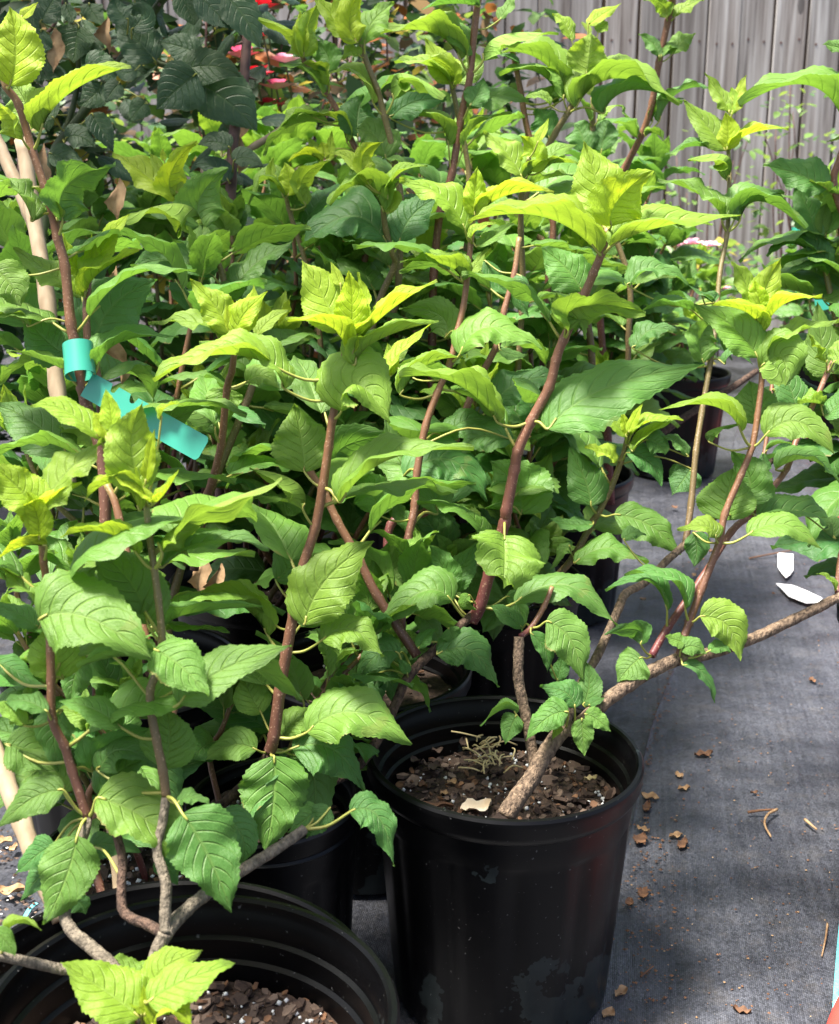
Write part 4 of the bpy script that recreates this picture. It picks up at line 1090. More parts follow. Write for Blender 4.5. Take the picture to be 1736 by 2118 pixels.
S20 01 1300 120 1350 40 1400 -60 50 .5 .2 0
S20 01 640 720 780 620 980 600 35 .5 .03 0
S20 01 1110 660 1280 580 1475 620 45 .44 .2 .1
S20 01 1120 640 1170 560 1200 470 20 .7 .1 .1
S20b 01 1010 515 950 400 845 235 22 .55 .6 .1
S20b 01 1015 515 1000 420 865 350 45 .85 .62 -.2
S20b 01 1000 505 850 390 662 385 68 .50 .42 0
S20b 01 1040 500 1130 400 1100 300 20 .6 .3 .1
S23 01 1690 600 1560 370 1310 310 92 .52 .3 -.1
S23 01 1665 585 1510 430 1300 462 90 .40 .3 -.1
S23 01 1420 390 1350 350 1280 320 70 .5 .05 0
S23 01 1640 640 1560 580 1460 610 90 .7 .25 0
S23 01 1600 840 1560 720 1500 690 20 .8 .05 0
S25 01 1480 1035 1510 930 1425 820 16 .62 .95 -.1
S25 01 1440 1085 1340 920 1195 812 45 .48 .42 .05
S25 01 1455 1085 1580 1000 1780 990 75 .44 .52 -.1
S25 01 1530 870 1560 800 1600 718 30 .35 .7 .1
S25 01 1480 1130 1600 1080 1760 1060 80 .4 .3 0
S25 01 1570 1030 1640 920 1770 880 50 .5 .35 .1
S40 02 688 108 660 30 545 -10 45 .55 .4 0
S40 02 735 105 800 40 915 -10 50 .5 .4 0
S40 02 640 350 610 270 515 210 40 .55 .1 0
S40 02 655 345 680 270 778 290 75 .7 .15 0
S40 02 720 330 780 250 860 210 30 .6 .3 .1
S40 02 515 795 440 720 415 640 80 .5 .2 0
S40 02 600 740 650 640 790 600 75 .42 .15 0
S40 02 640 740 760 560 975 535 90 .4 .1 0
S40 02 500 830 430 790 350 880 75 .5 .25 0
S40 02 560 830 620 810 690 885 75 .5 .25 0
S41 02 200 450 215 320 230 195 165 .95 .55 -.1
S41 02 135 655 380 470 775 622 92 .46 .32 -.1
S41 02 300 690 470 545 785 618 85 .46 .1 0
S41 02 60 600 30 460 -110 390 85 .60 .25 0
S41 02 110 250 60 130 -10 95 50 .52 .5 0
S41 02 210 155 290 90 412 18 40 .36 .7 0
S41 02 270 200 300 160 330 135 30 .8 .35 .1
S41 02 -20 640 -90 590 -180 600 60 .5 .3 0
S42 02 220 740 180 640 130 560 90 .5 .25 0
S42 02 265 740 300 660 420 640 85 .5 .25 0
S42 02 200 930 160 800 120 770 20 .9 .06 .1
S42 02 290 920 310 800 340 730 20 .8 .06 .1
S44 02 1790 820 1560 515 1130 645 90 .40 .2 -.1
S44 02 1660 1150 1500 1060 1272 1005 35 .52 .1 0
S44 02 1690 1180 1600 1120 1520 1130 90 .6 .3 0
S44 02 1770 300 1700 280 1635 270 40 .6 .2 0
S44 02 1770 840 1720 850 1660 862 70 .4 .5 0
S45 02 1600 1460 1550 1280 1460 1130 30 .5 .08 .1
S45 02 1640 1420 1640 1320 1660 1220 20 .45 .3 0
S45 02 1650 1430 1700 1340 1760 1240 40 .45 .2 0
S45 02 1600 1562 1440 1480 1300 1562 70 .5 .1 0
S45 12 1700 40 1600 -60 1560 -200 30 .5 .08 0
S45 12 1660 110 1560 60 1400 130 70 .5 .1 0
S45 12 1640 260 1720 230 1800 160 50 .5 .2 0
"""
for row in LEAVES.strip().splitlines():
    q = row.split(); f = [float(x) for x in q[2:]]
    kw = {}
    for nm, x in zip(('dd', 'fold', 'z', 'wave'), f[9:]): kw[nm] = x
    leaf(q[0], q[1], *f[:6], roll=f[6], w=f[7], age=f[8], **kw)

# leaves on the far side of the drawn stems
for i, (k_, a_, b_) in enumerate([('S1', .1, .8), ('S2', .1, .85), ('S3', .08, .8), ('S3b', .2, .8), ('S30', .1, .85), ('S24', .1, .85), ('S24b', .0, .95), ('S24c', .1, .98), ('S10', .25, .85),
                                  ('S11', .1, .8), ('S10b', .35, .98), ('S12', .1, .85), ('S21', .05, .7), ('S21b', .05, .7), ('S22', .05, .8), ('S20', .05, .6), ('S20b', .05, .8), ('S23', .05, .7), ('S25', .05, .8), ('S32', .2, .7),
                                  ('S40', .05, .55), ('S41', .05, .7), ('S42', .05, .9), ('S44', .1, .7), ('S45', .1, .9)]):
    dress(k_, a_, b_, 0.118, False, 0.065, seed=i, back=1, droop=8)

# ------------------------------------------------------------------ shoots that fill the shrubs behind
def shoot(pl, key, base, tipu, tipv, tipd, seed, r0=0.006, r1=0.0035, m='stem_brown', size=0.10, start=0.25, age=0.9, droop=0):
    r_ = random.Random(seed); x, y = POTS[base]
    b = Vector((x+r_.uniform(-.06, .06), y+r_.uniform(-.06, .06), 0.225)); t = P(tipu, tipv, tipd)
    mid = b.lerp(t, 0.5)+Vector((r_.uniform(-.03, .03), r_.uniform(-.03, .03), 0.02))+ (t-b).cross(Vector((0, 1, 0))).normalized()*0.0
    q1 = b.lerp(t, 0.25)+Vector(((b.x-t.x)*-0.12, 0, 0.01))
    stem3(pl, key, [b, q1, mid, b.lerp(t, 0.78)+Vector((r_.uniform(-.012, .012), 0, 0.008)), t], r0, r1, m)
    dress(key, start, 1.0, size, True, 0.068, seed=seed, tip_age=age, droop=droop)
SH = [  # plant, pot, tip u v depth
 ('D2', 420, 560, 1.62), ('D2', 120, 760, 1.60), ('D2', 60, 640, 1.70), ('D2', 20, 480, 1.75), ('D2', 250, 1060, 1.62), ('D2', 40, 900, 1.55),
 ('D1', 600, 420, 1.86), ('D1', 480, 480, 1.90), ('D1', 700, 560, 1.85), ('D1', 560, 700, 1.80), ('D1', 760, 760, 1.80), ('D1', 640, 620, 1.95), ('D1', 840, 640, 1.85), ('D1', 430, 840, 1.80), ('D1', 700, 900, 1.78), ('D1', 530, 960, 1.80), ('D1', 820, 980, 1.75),
 ('C', 900, 520, 1.95), ('C', 1010, 600, 1.85), ('C', 1080, 520, 1.92), ('C', 1150, 700, 1.85), ('C', 980, 820, 1.80), ('C', 1100, 900, 1.78), ('C', 900, 1000, 1.78), ('C', 1180, 860, 1.88), ('C', 1060, 1040, 1.75), ('C', 840, 880, 1.85),
 ('G', 760, 380, 2.35), ('G', 870, 330, 2.40), ('G', 980, 290, 2.40), ('G', 640, 460, 2.3), ('G', 1060, 350, 2.45), ('G', 930, 430, 2.25), ('G', 1140, 420, 2.35), ('G', 820, 470, 2.2), ('G', 700, 300, 2.5),
 ('H', 470, 390, 2.25), ('H', 390, 430, 2.2), ('H', 300, 430, 2.2), ('H', 560, 330, 2.35), ('H', 180, 420, 2.15), ('H', 460, 290, 2.5), ('H', 540, 260, 2.6), ('H', 330, 330, 2.45), ('H', 80, 400, 2.2), ('H', 620, 280, 2.5),
 ('A', 1240, 330, 2.45), ('A', 1300, 430, 2.40), ('A', 1360, 350, 2.55), ('A', 1190, 520, 2.35), ('A', 1290, 600, 2.35), ('A', 1390, 480, 2.5), ('A', 1330, 700, 2.4), ('A', 1250, 780, 2.3), ('A', 1400, 600, 2.45),
 ('B', 1330, 560, 3.5), ('B', 1400, 480, 3.6), ('B', 1450, 540, 3.55), ('B', 1370, 640, 3.45), ('B', 1480, 600, 3.5), ('B', 1310, 680, 3.4), ('B', 1430, 660, 3.4),
 ('E', 1640, 520, 4.1), ('E', 1700, 470, 4.1), ('E', 1590, 580, 4.1), ('E', 1730, 520, 4.0), ('E', 1680, 610, 4.0),
 ('R', 1720, 420, 1.74), ('R', 1760, 560, 1.72), ('R', 1800, 700, 1.70), ('R', 1720, 760, 1.75), ('R', 1810, 900, 1.68)]
for i, (pk, u, v, d) in enumerate(SH):
    shoot(pk, 'sh%d' % i, pk, u, v, d, 100+i, size=0.132 if d < 3 else 0.10, age=[0.2, 0.6, 0.08, 0.3][i % 4], m=['stem_brown', 'stem_red', 'stem_olive'][i % 3])
# low shoots in the front pots' shade
for i, (pk, u, v, d, sz) in enumerate([('P4', 200, 1500, 1.18, .075), ('P4', 60, 1480, 1.2, .08), ('P4', 30, 1300, 1.22, .085), ('P4', 280, 1420, 1.24, .085), ('P4', 170, 1180, 1.25, .09), ('P4', 20, 1130, 1.25, .09),
                                       ('J', 800, 1330, 1.6, .085), ('J', 700, 1300, 1.62, .085), ('J', 900, 1230, 1.62, .085), ('P3', 480, 1450, 1.36, .08), ('P3', 690, 1380, 1.4, .085), ('P3', 760, 1250, 1.45, .09), ('P3', 860, 1150, 1.5, .09),
                                       ('C', 930, 1150, 1.72, .09), ('C', 1120, 1130, 1.75, .09), ('C', 1060, 1180, 1.78, .08)]):
    shoot(pk, 'low%d' % i, pk, u, v, d, 300+i, 0.0045, 0.003, ['stem_red', 'stem_olive', 'stem_brown'][i % 3], sz, 0.15, 0.25, 10)

# ------------------------------------------------------------------ dark rose beside the fence corner
rose = thing('climbing_rose', 'dark shaded rose with rounded leaflets and a thorny brown cane', 'rose', (-0.55, 2.15, 0), None)
PL['rose'] = type('o', (), {'root': rose})()
def rcane(key, pts, d0, d1, r0, r1, m): 
    stem('rose', key, '00', pts, d0, d1, r0, r1, m, 'cane', 0.06)
rcane('rc1', [(1330, 3600), (1360, 2400), (1385, 1562), (1405, 1100), (1425, 800), (1480, 500), (1500, 250), (1520, 0), (1530, -200)], 1.95, 2.0, 0.011, 0.008, 'rose_stem')
rcane('rc2', [(250, 1700), (310, 1000), (450, 760), (660, 480), (870, 160), (1000, -20), (1050, -120)], 2.05, 2.0, 0.009, 0.007, 'rose_green')
rcane('rc3', [(1425, 800), (1250, 600), (1100, 430), (950, 380), (800, 260), (700, 60), (640, -100)], 2.0, 1.95, 0.006, 0.004, 'rose_green')
rcane('rc4', [(310, 1000), (430, 700), (480, 420), (440, 160), (380, -60)], 2.05, 2.02, 0.006, 0.004, 'rose_green')
rcane('rc5', [(1500, 250), (1420, 120), (1300, 0), (1150, -80)], 2.0, 1.95, 0.006, 0.004, 'rose_stem')
rcane('rc6', [(100, 1700), (150, 480), (330, 150), (390, 0), (420, -120)], 2.1, 2.05, 0.004, 0.003, 'rose_stem')
ROSE = """rc3 945 370 830 240 695 110 15 .62
rc3 1215 335 1090 280 965 255 25 .62
rc3 1110 430 1290 400 1468 465 25 .52
rc3 1195 450 1080 540 950 665 12 .82
rc3 1190 495 1390 620 1565 800 15 .60
rc5 1090 -50 1150 70 1180 155 20 .6
rc5 1200 -40 1320 80 1405 180 20 .55
rc5 1370 -30 1490 110 1580 300 20 .5
rc4 480 155 460 270 450 385 15 .85
rc4 250 135 300 40 360 -60 25 .75
rc4 400 20 430 100 450 130 15 .6
rc2 890 620 840 670 785 745 20 .7
rc2 555 690 620 790 690 930 30 .5
rc2 400 840 490 830 585 900 30 .7
rc2 620 500 570 580 480 640 20 .8
rc2 730 500 680 560 640 620 20 .7
rc4 540 20 570 80 640 150 15 .7
rc4 190 430 280 420 410 480 30 .6
rc4 260 180 210 260 150 370 20 .8
rc4 520 400 620 420 700 520 25 .7
rc4 180 620 260 700 300 800 20 .7
rc3 800 180 860 90 760 40 20 .7
rc2 300 930 400 960 520 1010 30 .6
rc2 330 720 250 640 190 560 25 .7
rc1 1390 1100 1300 1010 1180 1000 35 .6
rc1 1400 900 1310 860 1200 880 35 .6
rc1 1420 980 1500 960 1600 1010 35 .6
rc3 780 120 720 60 700 -20 20 .8
rc4 640 300 560 330 500 400 25 .8
rc4 300 320 250 420 260 520 25 .75
rc6 130 300 60 200 30 60 25 .7
rc6 150 640 80 560 60 470 25 .7
rc2 760 350 820 420 900 440 35 .7
rc3 830 420 760 440 700 400 35 .7"""
for i, row in enumerate(ROSE.splitlines()):
    q = row.split(); f = [float(x) for x in q[1:]]
    leaf(q[0], '00', *f[:6], roll=f[6], w=f[7], age=0.08*(i % 3), fold=8, wave=0.02, z=-0.03-0.012*(i % 4), curl=0.1, matname='rose')
r_ = random.Random(77)
for key in ('rc1', 'rc2', 'rc3', 'rc4', 'rc5', 'rc6'):
    S = STEM[key]
    for i in range(13):
        p = S['sm'][r_.randint(len(S['sm'])//4, len(S['sm'])-1)]+Vector((r_.gauss(0, .05), abs(r_.gauss(0.04, .06)), r_.gauss(0, .04)))
        put_leaf(S['obj'], 'r', p, Vector((r_.uniform(-1, 1), r_.uniform(-.7, .5), r_.uniform(-.8, .3))), Vector((0, -0.4, 1)), r_.uniform(0.045, 0.07), 0.1*r_.random(), r_)
# unseen leaf mass added above the picture to block sun and shade the rose
V_, F_, U_ = [], [], []
for i in range(520):
    p = Vector((r_.uniform(-1.0, -0.20), r_.uniform(1.55, 2.25), r_.uniform(1.32, 1.62))); s = r_.uniform(.05, .075)
    ax = Vector((r_.uniform(-1, 1), r_.uniform(-1, 1), r_.uniform(-.5, .3))).normalized(); up = Vector((r_.uniform(-.5, .5), r_.uniform(-.6, .2), 1)); up = (up-ax*up.dot(ax)).normalized(); b = up.cross(ax); b0 = len(V_)
    for (x, y, z, ux, uy) in [(0, 0, 0, 0, 0), (.3, .3, .04, 1, .3), (.65, .28, .02, 1, .65), (1, 0, -.08, 0, 1), (.65, -.28, .02, -1, .65), (.3, -.3, .04, -1, .3)]:
        V_.append(p+ax*(x*s)+b*(y*s)+up*(z*s)); U_.append((ux, uy))
    F_.append(tuple(range(b0, b0+6)))
o = mk('foliage', V_, F_, M['rose'], rose, (-0.55, 1.9, 1.4), uv=U_); o['kind'] = 'stuff'; o.color = (0.05, .5, .5, 1)
# thorns
for key in ('rc1', 'rc2'):
    S = STEM[key]
    for i in range(0, len(S['sm'])-2, 3):
        p = S['sm'][i]; a = r_.uniform(0, 6.28)
        q = p+Vector((math.cos(a)*0.02, math.sin(a)*0.02, -0.006))
        v_, f_, u_ = tube([p, p.lerp(q, 0.5), q], [0.004, 0.0022, 0.0004], 5)
        mk('thorn', v_, f_, M['rose_stem'], S['obj'], tuple(p))

# ------------------------------------------------------------------ background bushes
def bush(name, label, cx, cy, w, dpt, h, n, size, cols, seed, stems=9, sparse=False, group='flower bushes before the fence', z_lo=0.05):
    r_ = random.Random(seed)
    t = thing(name, label, 'bush', (cx, cy, 0), group)
    for i in range(stems):
        a = r_.uniform(0, 6.28); rr = r_.uniform(0.2, 1)
        top = Vector((cx+w*rr*math.cos(a), cy+dpt*rr*math.sin(a), h*r_.uniform(0.65, 1.0)))
        b = Vector((cx+0.15*w*math.cos(a), cy+0.15*dpt*math.sin(a), 0.0))
        md = b.lerp(top, 0.5)+Vector((r_.uniform(-.06, .06), r_.uniform(-.06, .06), 0.05))
        v_, f_, u_ = tube(catmull([b, md, top], 5), list(np.linspace(0.008 if not sparse else 0.005, 0.002, 11)), 6)
        mk('stem', v_, f_, M['rose_stem'], t, tuple(b))
    per = {}
    for i in range(n):
        a = r_.uniform(0, 6.283); rr = math.sqrt(r_.random()); zz = z_lo+(h-z_lo)*r_.random()**0.8
        env = (0.55+0.45*math.sin(math.pi*min(1, zz/h*0.9)))*(1+0.25*math.sin(3*a+seed)+0.18*math.sin(7*a+zz*9))
        p = Vector((cx+w*rr*env*math.cos(a), cy+dpt*rr*env*math.sin(a), zz))
        if math.sin(p.x*17+seed)+math.sin(p.z*21+p.x*5)+math.sin(p.y*13) < -0.9: continue
        s = size*r_.uniform(0.6, 1.3); c = r_.choice(cols)
        ax = Vector((r_.uniform(-1, 1), r_.uniform(-1, 1), r_.uniform(-.6, .5))).normalized(); up = Vector((r_.uniform(-.5, .5), r_.uniform(-.7, .3), 1)).normalized()
        up = (up-ax*up.dot(ax)).normalized(); b = up.cross(ax)
        V_, F_, U_ = per.setdefault(c, ([], [], [])); b0 = len(V_)
        for (x, y, z, ux, uy) in [(0, 0, 0, 0, 0), (.3, .26, .06, 1, .3), (.65, .24, .03, 1, .65), (1, 0, -.10, 0, 1), (.65, -.24, .03, -1, .65), (.3, -.26, .06, -1, .3), (.33, 0, .0, 0, .33), (.66, 0, -.03, 0, .66)]:
            V_.append(p+ax*(x*s)+b*(y*s)+up*(z*s)); U_.append((ux, uy))
        for f in [(0, 6, 1), (1, 6, 7, 2), (2, 7, 3), (0, 5, 6), (5, 4, 7, 6), (4, 3, 7)]: F_.append(tuple(b0+q for q in f))
    for c, (V_, F_, U_) in per.items():
        o = mk('foliage', V_, F_, BM[c], t, (cx, cy, 0), uv=U_); o['kind'] = 'stuff'; o.color = (0.3, 0.5, 0.5, 1)
    return t
def flat_leaf(name, c, tr, rough=0.5):
    m, nt, nn, ll, out = mat(name)
    tc = N(nt, 'TexCoord'); f = noise(nt, 6, 3, tc.outputs['Object'])
    col = mixc(nt, f, tuple(x*0.6 for x in c)+(1,), tuple(min(1, x*1.35) for x in c)+(1,))
    pr = N(nt, 'BsdfPrincipled'); ll.new(col, pr.inputs['Base Color']); pr.inputs['Roughness'].default_value = rough
    tl = N(nt, 'BsdfTranslucent'); tl.inputs[0].default_value = (*tr, 1)
    mx = N(nt, 'MixShader'); mx.inputs[0].default_value = 0.35
    ll.new(pr.outputs[0], mx.inputs[1]); ll.new(tl.outputs[0], mx.inputs[2]); ll.new(mx.outputs[0], out.inputs[0])
    return m
BM = {'g': flat_leaf('bush_green', (0.05, 0.12, 0.035), (0.15, 0.32, 0.05)), 'l': flat_leaf('bush_light', (0.12, 0.22, 0.05), (0.35, 0.5, 0.08)),
      'd': flat_leaf('bush_dark', (0.02, 0.05, 0.02), (0.05, 0.12, 0.03)), 'y': flat_leaf('bush_yellow', (0.42, 0.36, 0.05), (0.6, 0.5, 0.08)),
      'o': flat_leaf('bush_orange', (0.40, 0.13, 0.04), (0.5, 0.2, 0.05)), 'b': flat_leaf('bush_brown', (0.28, 0.18, 0.10), (0.3, 0.2, 0.1)), 'r': flat_leaf('bush_red', (0.40, 0.04, 0.05), (0.5, 0.08, 0.08))}
def bloom(parent, p, r, m, seed, name='bloom'):
    r_ = random.Random(seed); vs, fs = [], []
    for ring, (n, tilt, s) in enumerate([(6, 0.35, 1.0), (6, 0.8, 0.75), (4, 1.2, 0.5)]):
        for i in range(n):
            a = 2*math.pi*i/n+ring*0.5+r_.uniform(-.2, .2)
            o = Vector((math.cos(a), math.sin(a), 0)); sd_ = Vector((-math.sin(a), math.cos(a), 0)); z = Vector((0, 0, 1))
            d_ = o*math.cos(tilt)+z*math.sin(tilt); L_ = r*s*r_.uniform(.85, 1.1); b0 = len(vs)
            for (x, y, c) in [(0, 0, 0), (.45, .38, .08), (.9, .34, .0), (1.05, 0, -.06), (.9, -.34, .0), (.45, -.38, .08), (.5, 0, -.05)]:
                vs.append(Vector(p)+d_*(x*L_)+sd_*(y*L_)+z*(c*L_))
            for i2 in range(6): fs.append((b0+6, b0+i2, b0+(i2+1) % 6))
    o = mk(name, vs, fs, m, parent, tuple(p)); return o
b1 = bush('rose_bush', 'leafy rose bush with pink and red blooms and yellowing leaves', -0.55, 3.1, 0.55, 0.35, 1.45, 4200, 0.066, 'ggggddldyob', 21)
b2 = bush('rose_bush', 'rose bush of dark leaves and orange-tipped shoots before the fence', -0.15, 3.7, 0.5, 0.4, 1.5, 3600, 0.066, 'ggddldbo', 22)
b3 = bush('leafy_bush', 'tall dark green bush filling the corner behind the dark rose', -1.25, 2.9, 0.6, 0.4, 1.55, 4200, 0.07, 'gdddgd', 23)
b4 = bush('leafy_bush', 'low light green bush at the foot of the fence', 0.35, 4.6, 0.7, 0.4, 0.75, 1300, 0.055, 'gllgl', 24)
b5 = bush('rose_bush', 'low bush with pale pink blooms on the fabric edge', 0.95, 5.1, 0.45, 0.3, 0.55, 900, 0.05, 'gglly', 25)
b6 = bush('leafy_bush', 'dense green bush low behind the middle hydrangeas', -0.55, 4.4, 0.8, 0.4, 1.2, 3200, 0.065, 'ggdldb', 26)
b7 = bush('leafy_bush', 'pale sprigged shrub with thin stems against the fence', 1.62, 5.45, 0.42, 0.25, 1.15, 420, 0.045, 'lllg', 27, stems=16, sparse=True)
b8 = bush('leafy_bush', 'slim sprigged shrub leaning on the fence boards', 1.25, 5.6, 0.25, 0.2, 0.95, 230, 0.045, 'llg', 28, stems=9, sparse=True)
r_ = random.Random(5)
for i, (u, v, d, rr, mm, bb) in enumerate([(500, 120, 2.80, .030, 'pink', b1), (545, 75, 2.85, .034, 'red', b1), (530, 160, 2.80, .032, 'red', b1), (572, 185, 2.82, .028, 'pink', b1), (560, 225, 2.85, .028, 'red', b1), (495, 20, 2.9, .03, 'red', b1), (430, 10, 2.9, .03, 'pale_pink', b1), (545, 20, 2.9, .026, 'red', b1), (590, 130, 2.85, .026, 'pale_pink', b1), (400, 175, 2.8, .02, 'pale_pink', b1),
                                      (1400, 512, 4.85, .034, 'pale_pink', b5), (1430, 508, 4.85, .036, 'pale_pink', b5), (1450, 520, 4.82, .034, 'pink', b5), (1415, 528, 4.8, .034, 'pale_pink', b5), (1470, 512, 4.85, .03, 'pale_pink', b5), (1440, 535, 4.8, .03, 'pale_pink', b5), (1490, 600, 4.7, .03, 'pink', b5)]):
    d -= 0.22 if bb is b1 else 0.1; p = P(u, v, d); bloom(bb, p, rr*1.35, M[mm], 50+i)
    v_, f_, u_ = tube(catmull([p, p+Vector((0.01, 0.03, -0.08)), p+Vector((0.0, 0.1, -0.25))], 3), [0.002]*7, 5)
    mk('flower_stalk', v_, f_, M['rose_green'], bb, tuple(p))

# ------------------------------------------------------------------ tags, stakes, hose
def ribbon(name, rows_, m, thick=0.0006, parent=None, origin=None):
    """rows_: list of (left, right) points; gives a thin sheet real thickness"""
    n = len(rows_); vs = []
    L_ = [Vector(a) for a, b in rows_]; R_ = [Vector(b) for a, b in rows_]
    nor = []
    for i in range(n):
        t_ = (L_[min(i+1, n-1)]-L_[max(i-1, 0)]); w_ = R_[i]-L_[i]
        q = t_.cross(w_); nor.append(q.normalized() if q.length > 1e-9 else Vector((0, 0, 1)))
    for s in (0.5, -0.5):
        for i in range(n): vs += [L_[i]+nor[i]*thick*s, R_[i]+nor[i]*thick*s]
    o = 2*n; fs = []
    for i in range(n-1):
        fs += [(2*i, 2*i+1, 2*i+3, 2*i+2), (o+2*i, o+2*i+2, o+2*i+3, o+2*i+1), (2*i, 2*i+2, o+2*i+2, o+2*i), (2*i+1, o+2*i+1, o+2*i+3, 2*i+3)]
    fs += [(0, o, o+1, 1), (2*n-2, 2*n-1, o+2*n-1, o+2*n-2)]
    return mk(name, vs, fs, m, parent, origin, smooth=False)
tg_ = thing('loop_tag', 'teal plastic loop tag around the tall brown stem', 'tag', tuple(P(165, 740, 1.24)))
# loop band round the stem (axis tilted with the stem)
c0 = P(164, 745, 1.243); ax = ((P(158, 712, 1.243)-P(170, 785, 1.243)).normalized()+Vector((0, 0.30, 0))).normalized()
e1 = (Vector((1, 0, 0))-ax*ax.x).normalized(); e2 = ax.cross(e1)
rl = 0.0142; hh = 0.0160
rows_ = [(c0+ax*hh+(e1*math.cos(a)+e2*math.sin(a))*rl, c0-ax*hh+(e1*math.cos(a)+e2*math.sin(a))*rl) for a in np.linspace(0, 2*math.pi, 33)]
lo = ribbon('loop', rows_, M['teal'], 0.0007, tg_)
lo.data.polygons.foreach_set('use_smooth', [True]*len(lo.data.polygons)); lo.data.set_sharp_from_angle(angle=math.radians(30))
# strap with two rounded notches in its upper edge, rounded far end
A = P(180, 795, 1.245); B = P(421, 930, 1.225); dr = (B-A).normalized(); nrm = (CAM-A).normalized(); wd = dr.cross(nrm).normalized(); wd = wd if wd.z > 0 else -wd
Lt = (B-A).length; hw = 0.0125; rows_ = []
def notch(s, c, r): return math.sqrt(max(0, r*r-(s-c)**2)) if abs(s-c) < r else 0
for s in np.linspace(0, Lt, 90):
    top = hw; bot = -hw
    for c, r in ((0.105*Lt+0.012, 0.0034), (0.27*Lt+0.012, 0.0034)): 
        if abs(s-c) < r: top = hw-0.004-notch(s, c, r)*1.1
    e = Lt-s
    if e < 0.004: k_ = 0.004-math.sqrt(max(0, 0.004**2-(0.004-e)**2)); top -= k_; bot += k_
    q = A+dr*s
    rows_.append((q+wd*top, q+wd*bot))
ribbon('strap', rows_, M['teal'], 0.0007, tg_)
t2 = thing('loop_tag', 'teal tag hanging by the shrub near the fence corner', 'tag', tuple(P(1690, 600, 2.6)))
rows_ = [(P(1655+6*math.sin(s*2.2)+s*30, 535+110*s, 2.6), P(1695+6*math.sin(s*2.2)+s*28, 528+108*s, 2.6)) for s in np.linspace(0, 1, 14)]
ribbon('strap', rows_, M['teal'], 0.0008, t2)
rows_ = [(P(1650+12*math.cos(a), 470, 2.6+0.015*math.sin(a)), P(1652+14*math.cos(a), 505, 2.6+0.015*math.sin(a))) for a in np.linspace(0, 2*math.pi, 20)]
ribbon('loop', rows_, M['teal'], 0.0008, t2)

def stake(label, pts, r, m='cane', name='bamboo_stake', cat='stake', group=None):
    sm = catmull(pts, 5)
    rads = [r*(1.0+(0.14 if i % 5 == 0 else 0)) for i in range(len(sm))]
    v_, f_, u_ = tube(sm, rads, 10, 0.02)
    o = mk(name, v_, f_, M[m], None, tuple(sm[0]), uv=u_)
    return tag(o, label, cat, group)
stake('thick pale bamboo stake slanting left of the small staked pot', [P(130, 1900, 1.12), P(85, 1810, 1.13), P(45, 1700, 1.15), P(10, 1610, 1.17), P(-30, 1500, 1.2)], 0.0085)
stake('thin straight bamboo stake upright in the perlite pot', [P(246, 1850, 1.20), P(240, 1780, 1.205), P(231, 1700, 1.21), P(228, 1560, 1.22)], 0.0050)
stake('cracked pale cane standing behind the teal tag', [P(142, 1010, 1.42), P(138, 930, 1.42), P(118, 800, 1.43), P(98, 620, 1.44), P(66, 420, 1.46), P(48, 290, 1.47)], 0.0085)
stake('leaning pale cane crossing behind the tall brown stem', [P(82, 500, 1.5), P(60, 440, 1.5), P(30, 370, 1.51), P(0, 305, 1.52), P(-30, 240, 1.53)], 0.0075)
stake('pale bare cane poking out across the thorny rose cane', [P(420, 355, 2.02), P(470, 335, 1.99), P(530, 300, 1.97), P(590, 262, 1.95), P(640, 220, 1.95)], 0.0050, name='dry_cane', cat='cane')

def on_ground(u, v, z=0.0):
    dr_ = FWD+RGT*((u-CU)/F)+UPV*((CV-v)/F); t_ = (z-CAM.z)/dr_.z
    return CAM+dr_*t_
hz = 0.018
hp = [on_ground(1560, 815, hz), on_ground(1640, 860, hz), on_ground(1688, 915, hz), on_ground(1712, 970, hz), on_ground(1738, 1050, hz), on_ground(1795, 1180, hz), on_ground(1850, 1400, hz), on_ground(1860, 1700, hz), on_ground(1830, 1960, hz), on_ground(1760, 2085, hz), on_ground(1735, 2150, hz), on_ground(1700, 2260, hz)]
sm = catmull(hp, 10); v_, f_, u_ = tube(sm, [0.0165]*len(sm), 14)
tag(mk('garden_hose', v_, f_, M['hose'], None, tuple(sm[0]), uv=u_), 'thick coral red garden hose lying on the fabric', 'hose')

# cyan marker threads woven in the fabric edge
def thread(label, pts):
    o = []
    a = catmull(pts, 12)
    rows_ = []
    for i, p in enumerate(a):
        t_ = Vector(a[min(i+1, len(a)-1)])-Vector(a[max(i-1, 0)]); s_ = t_.cross(Vector((0, 0, 1))).normalized()*0.0028
        rows_.append((Vector(p)-s_, Vector(p)+s_))
    tag(ribbon('marker_thread', rows_, M['cyan_thread'], 0.0012), label, 'thread')
thread('cyan marker stripe running along the path fabric', [on_ground(1724, 2200, 0.0125), on_ground(1728, 2080, 0.0125), on_ground(1734, 1990, 0.0125), on_ground(1742, 1900, 0.0125), on_ground(1756, 1780, 0.0125)])
thread('short teal thread on the dark fabric beside the pots', [on_ground(50, 1900, 0.006), on_ground(62, 1880, 0.006), on_ground(76, 1868, 0.006)])

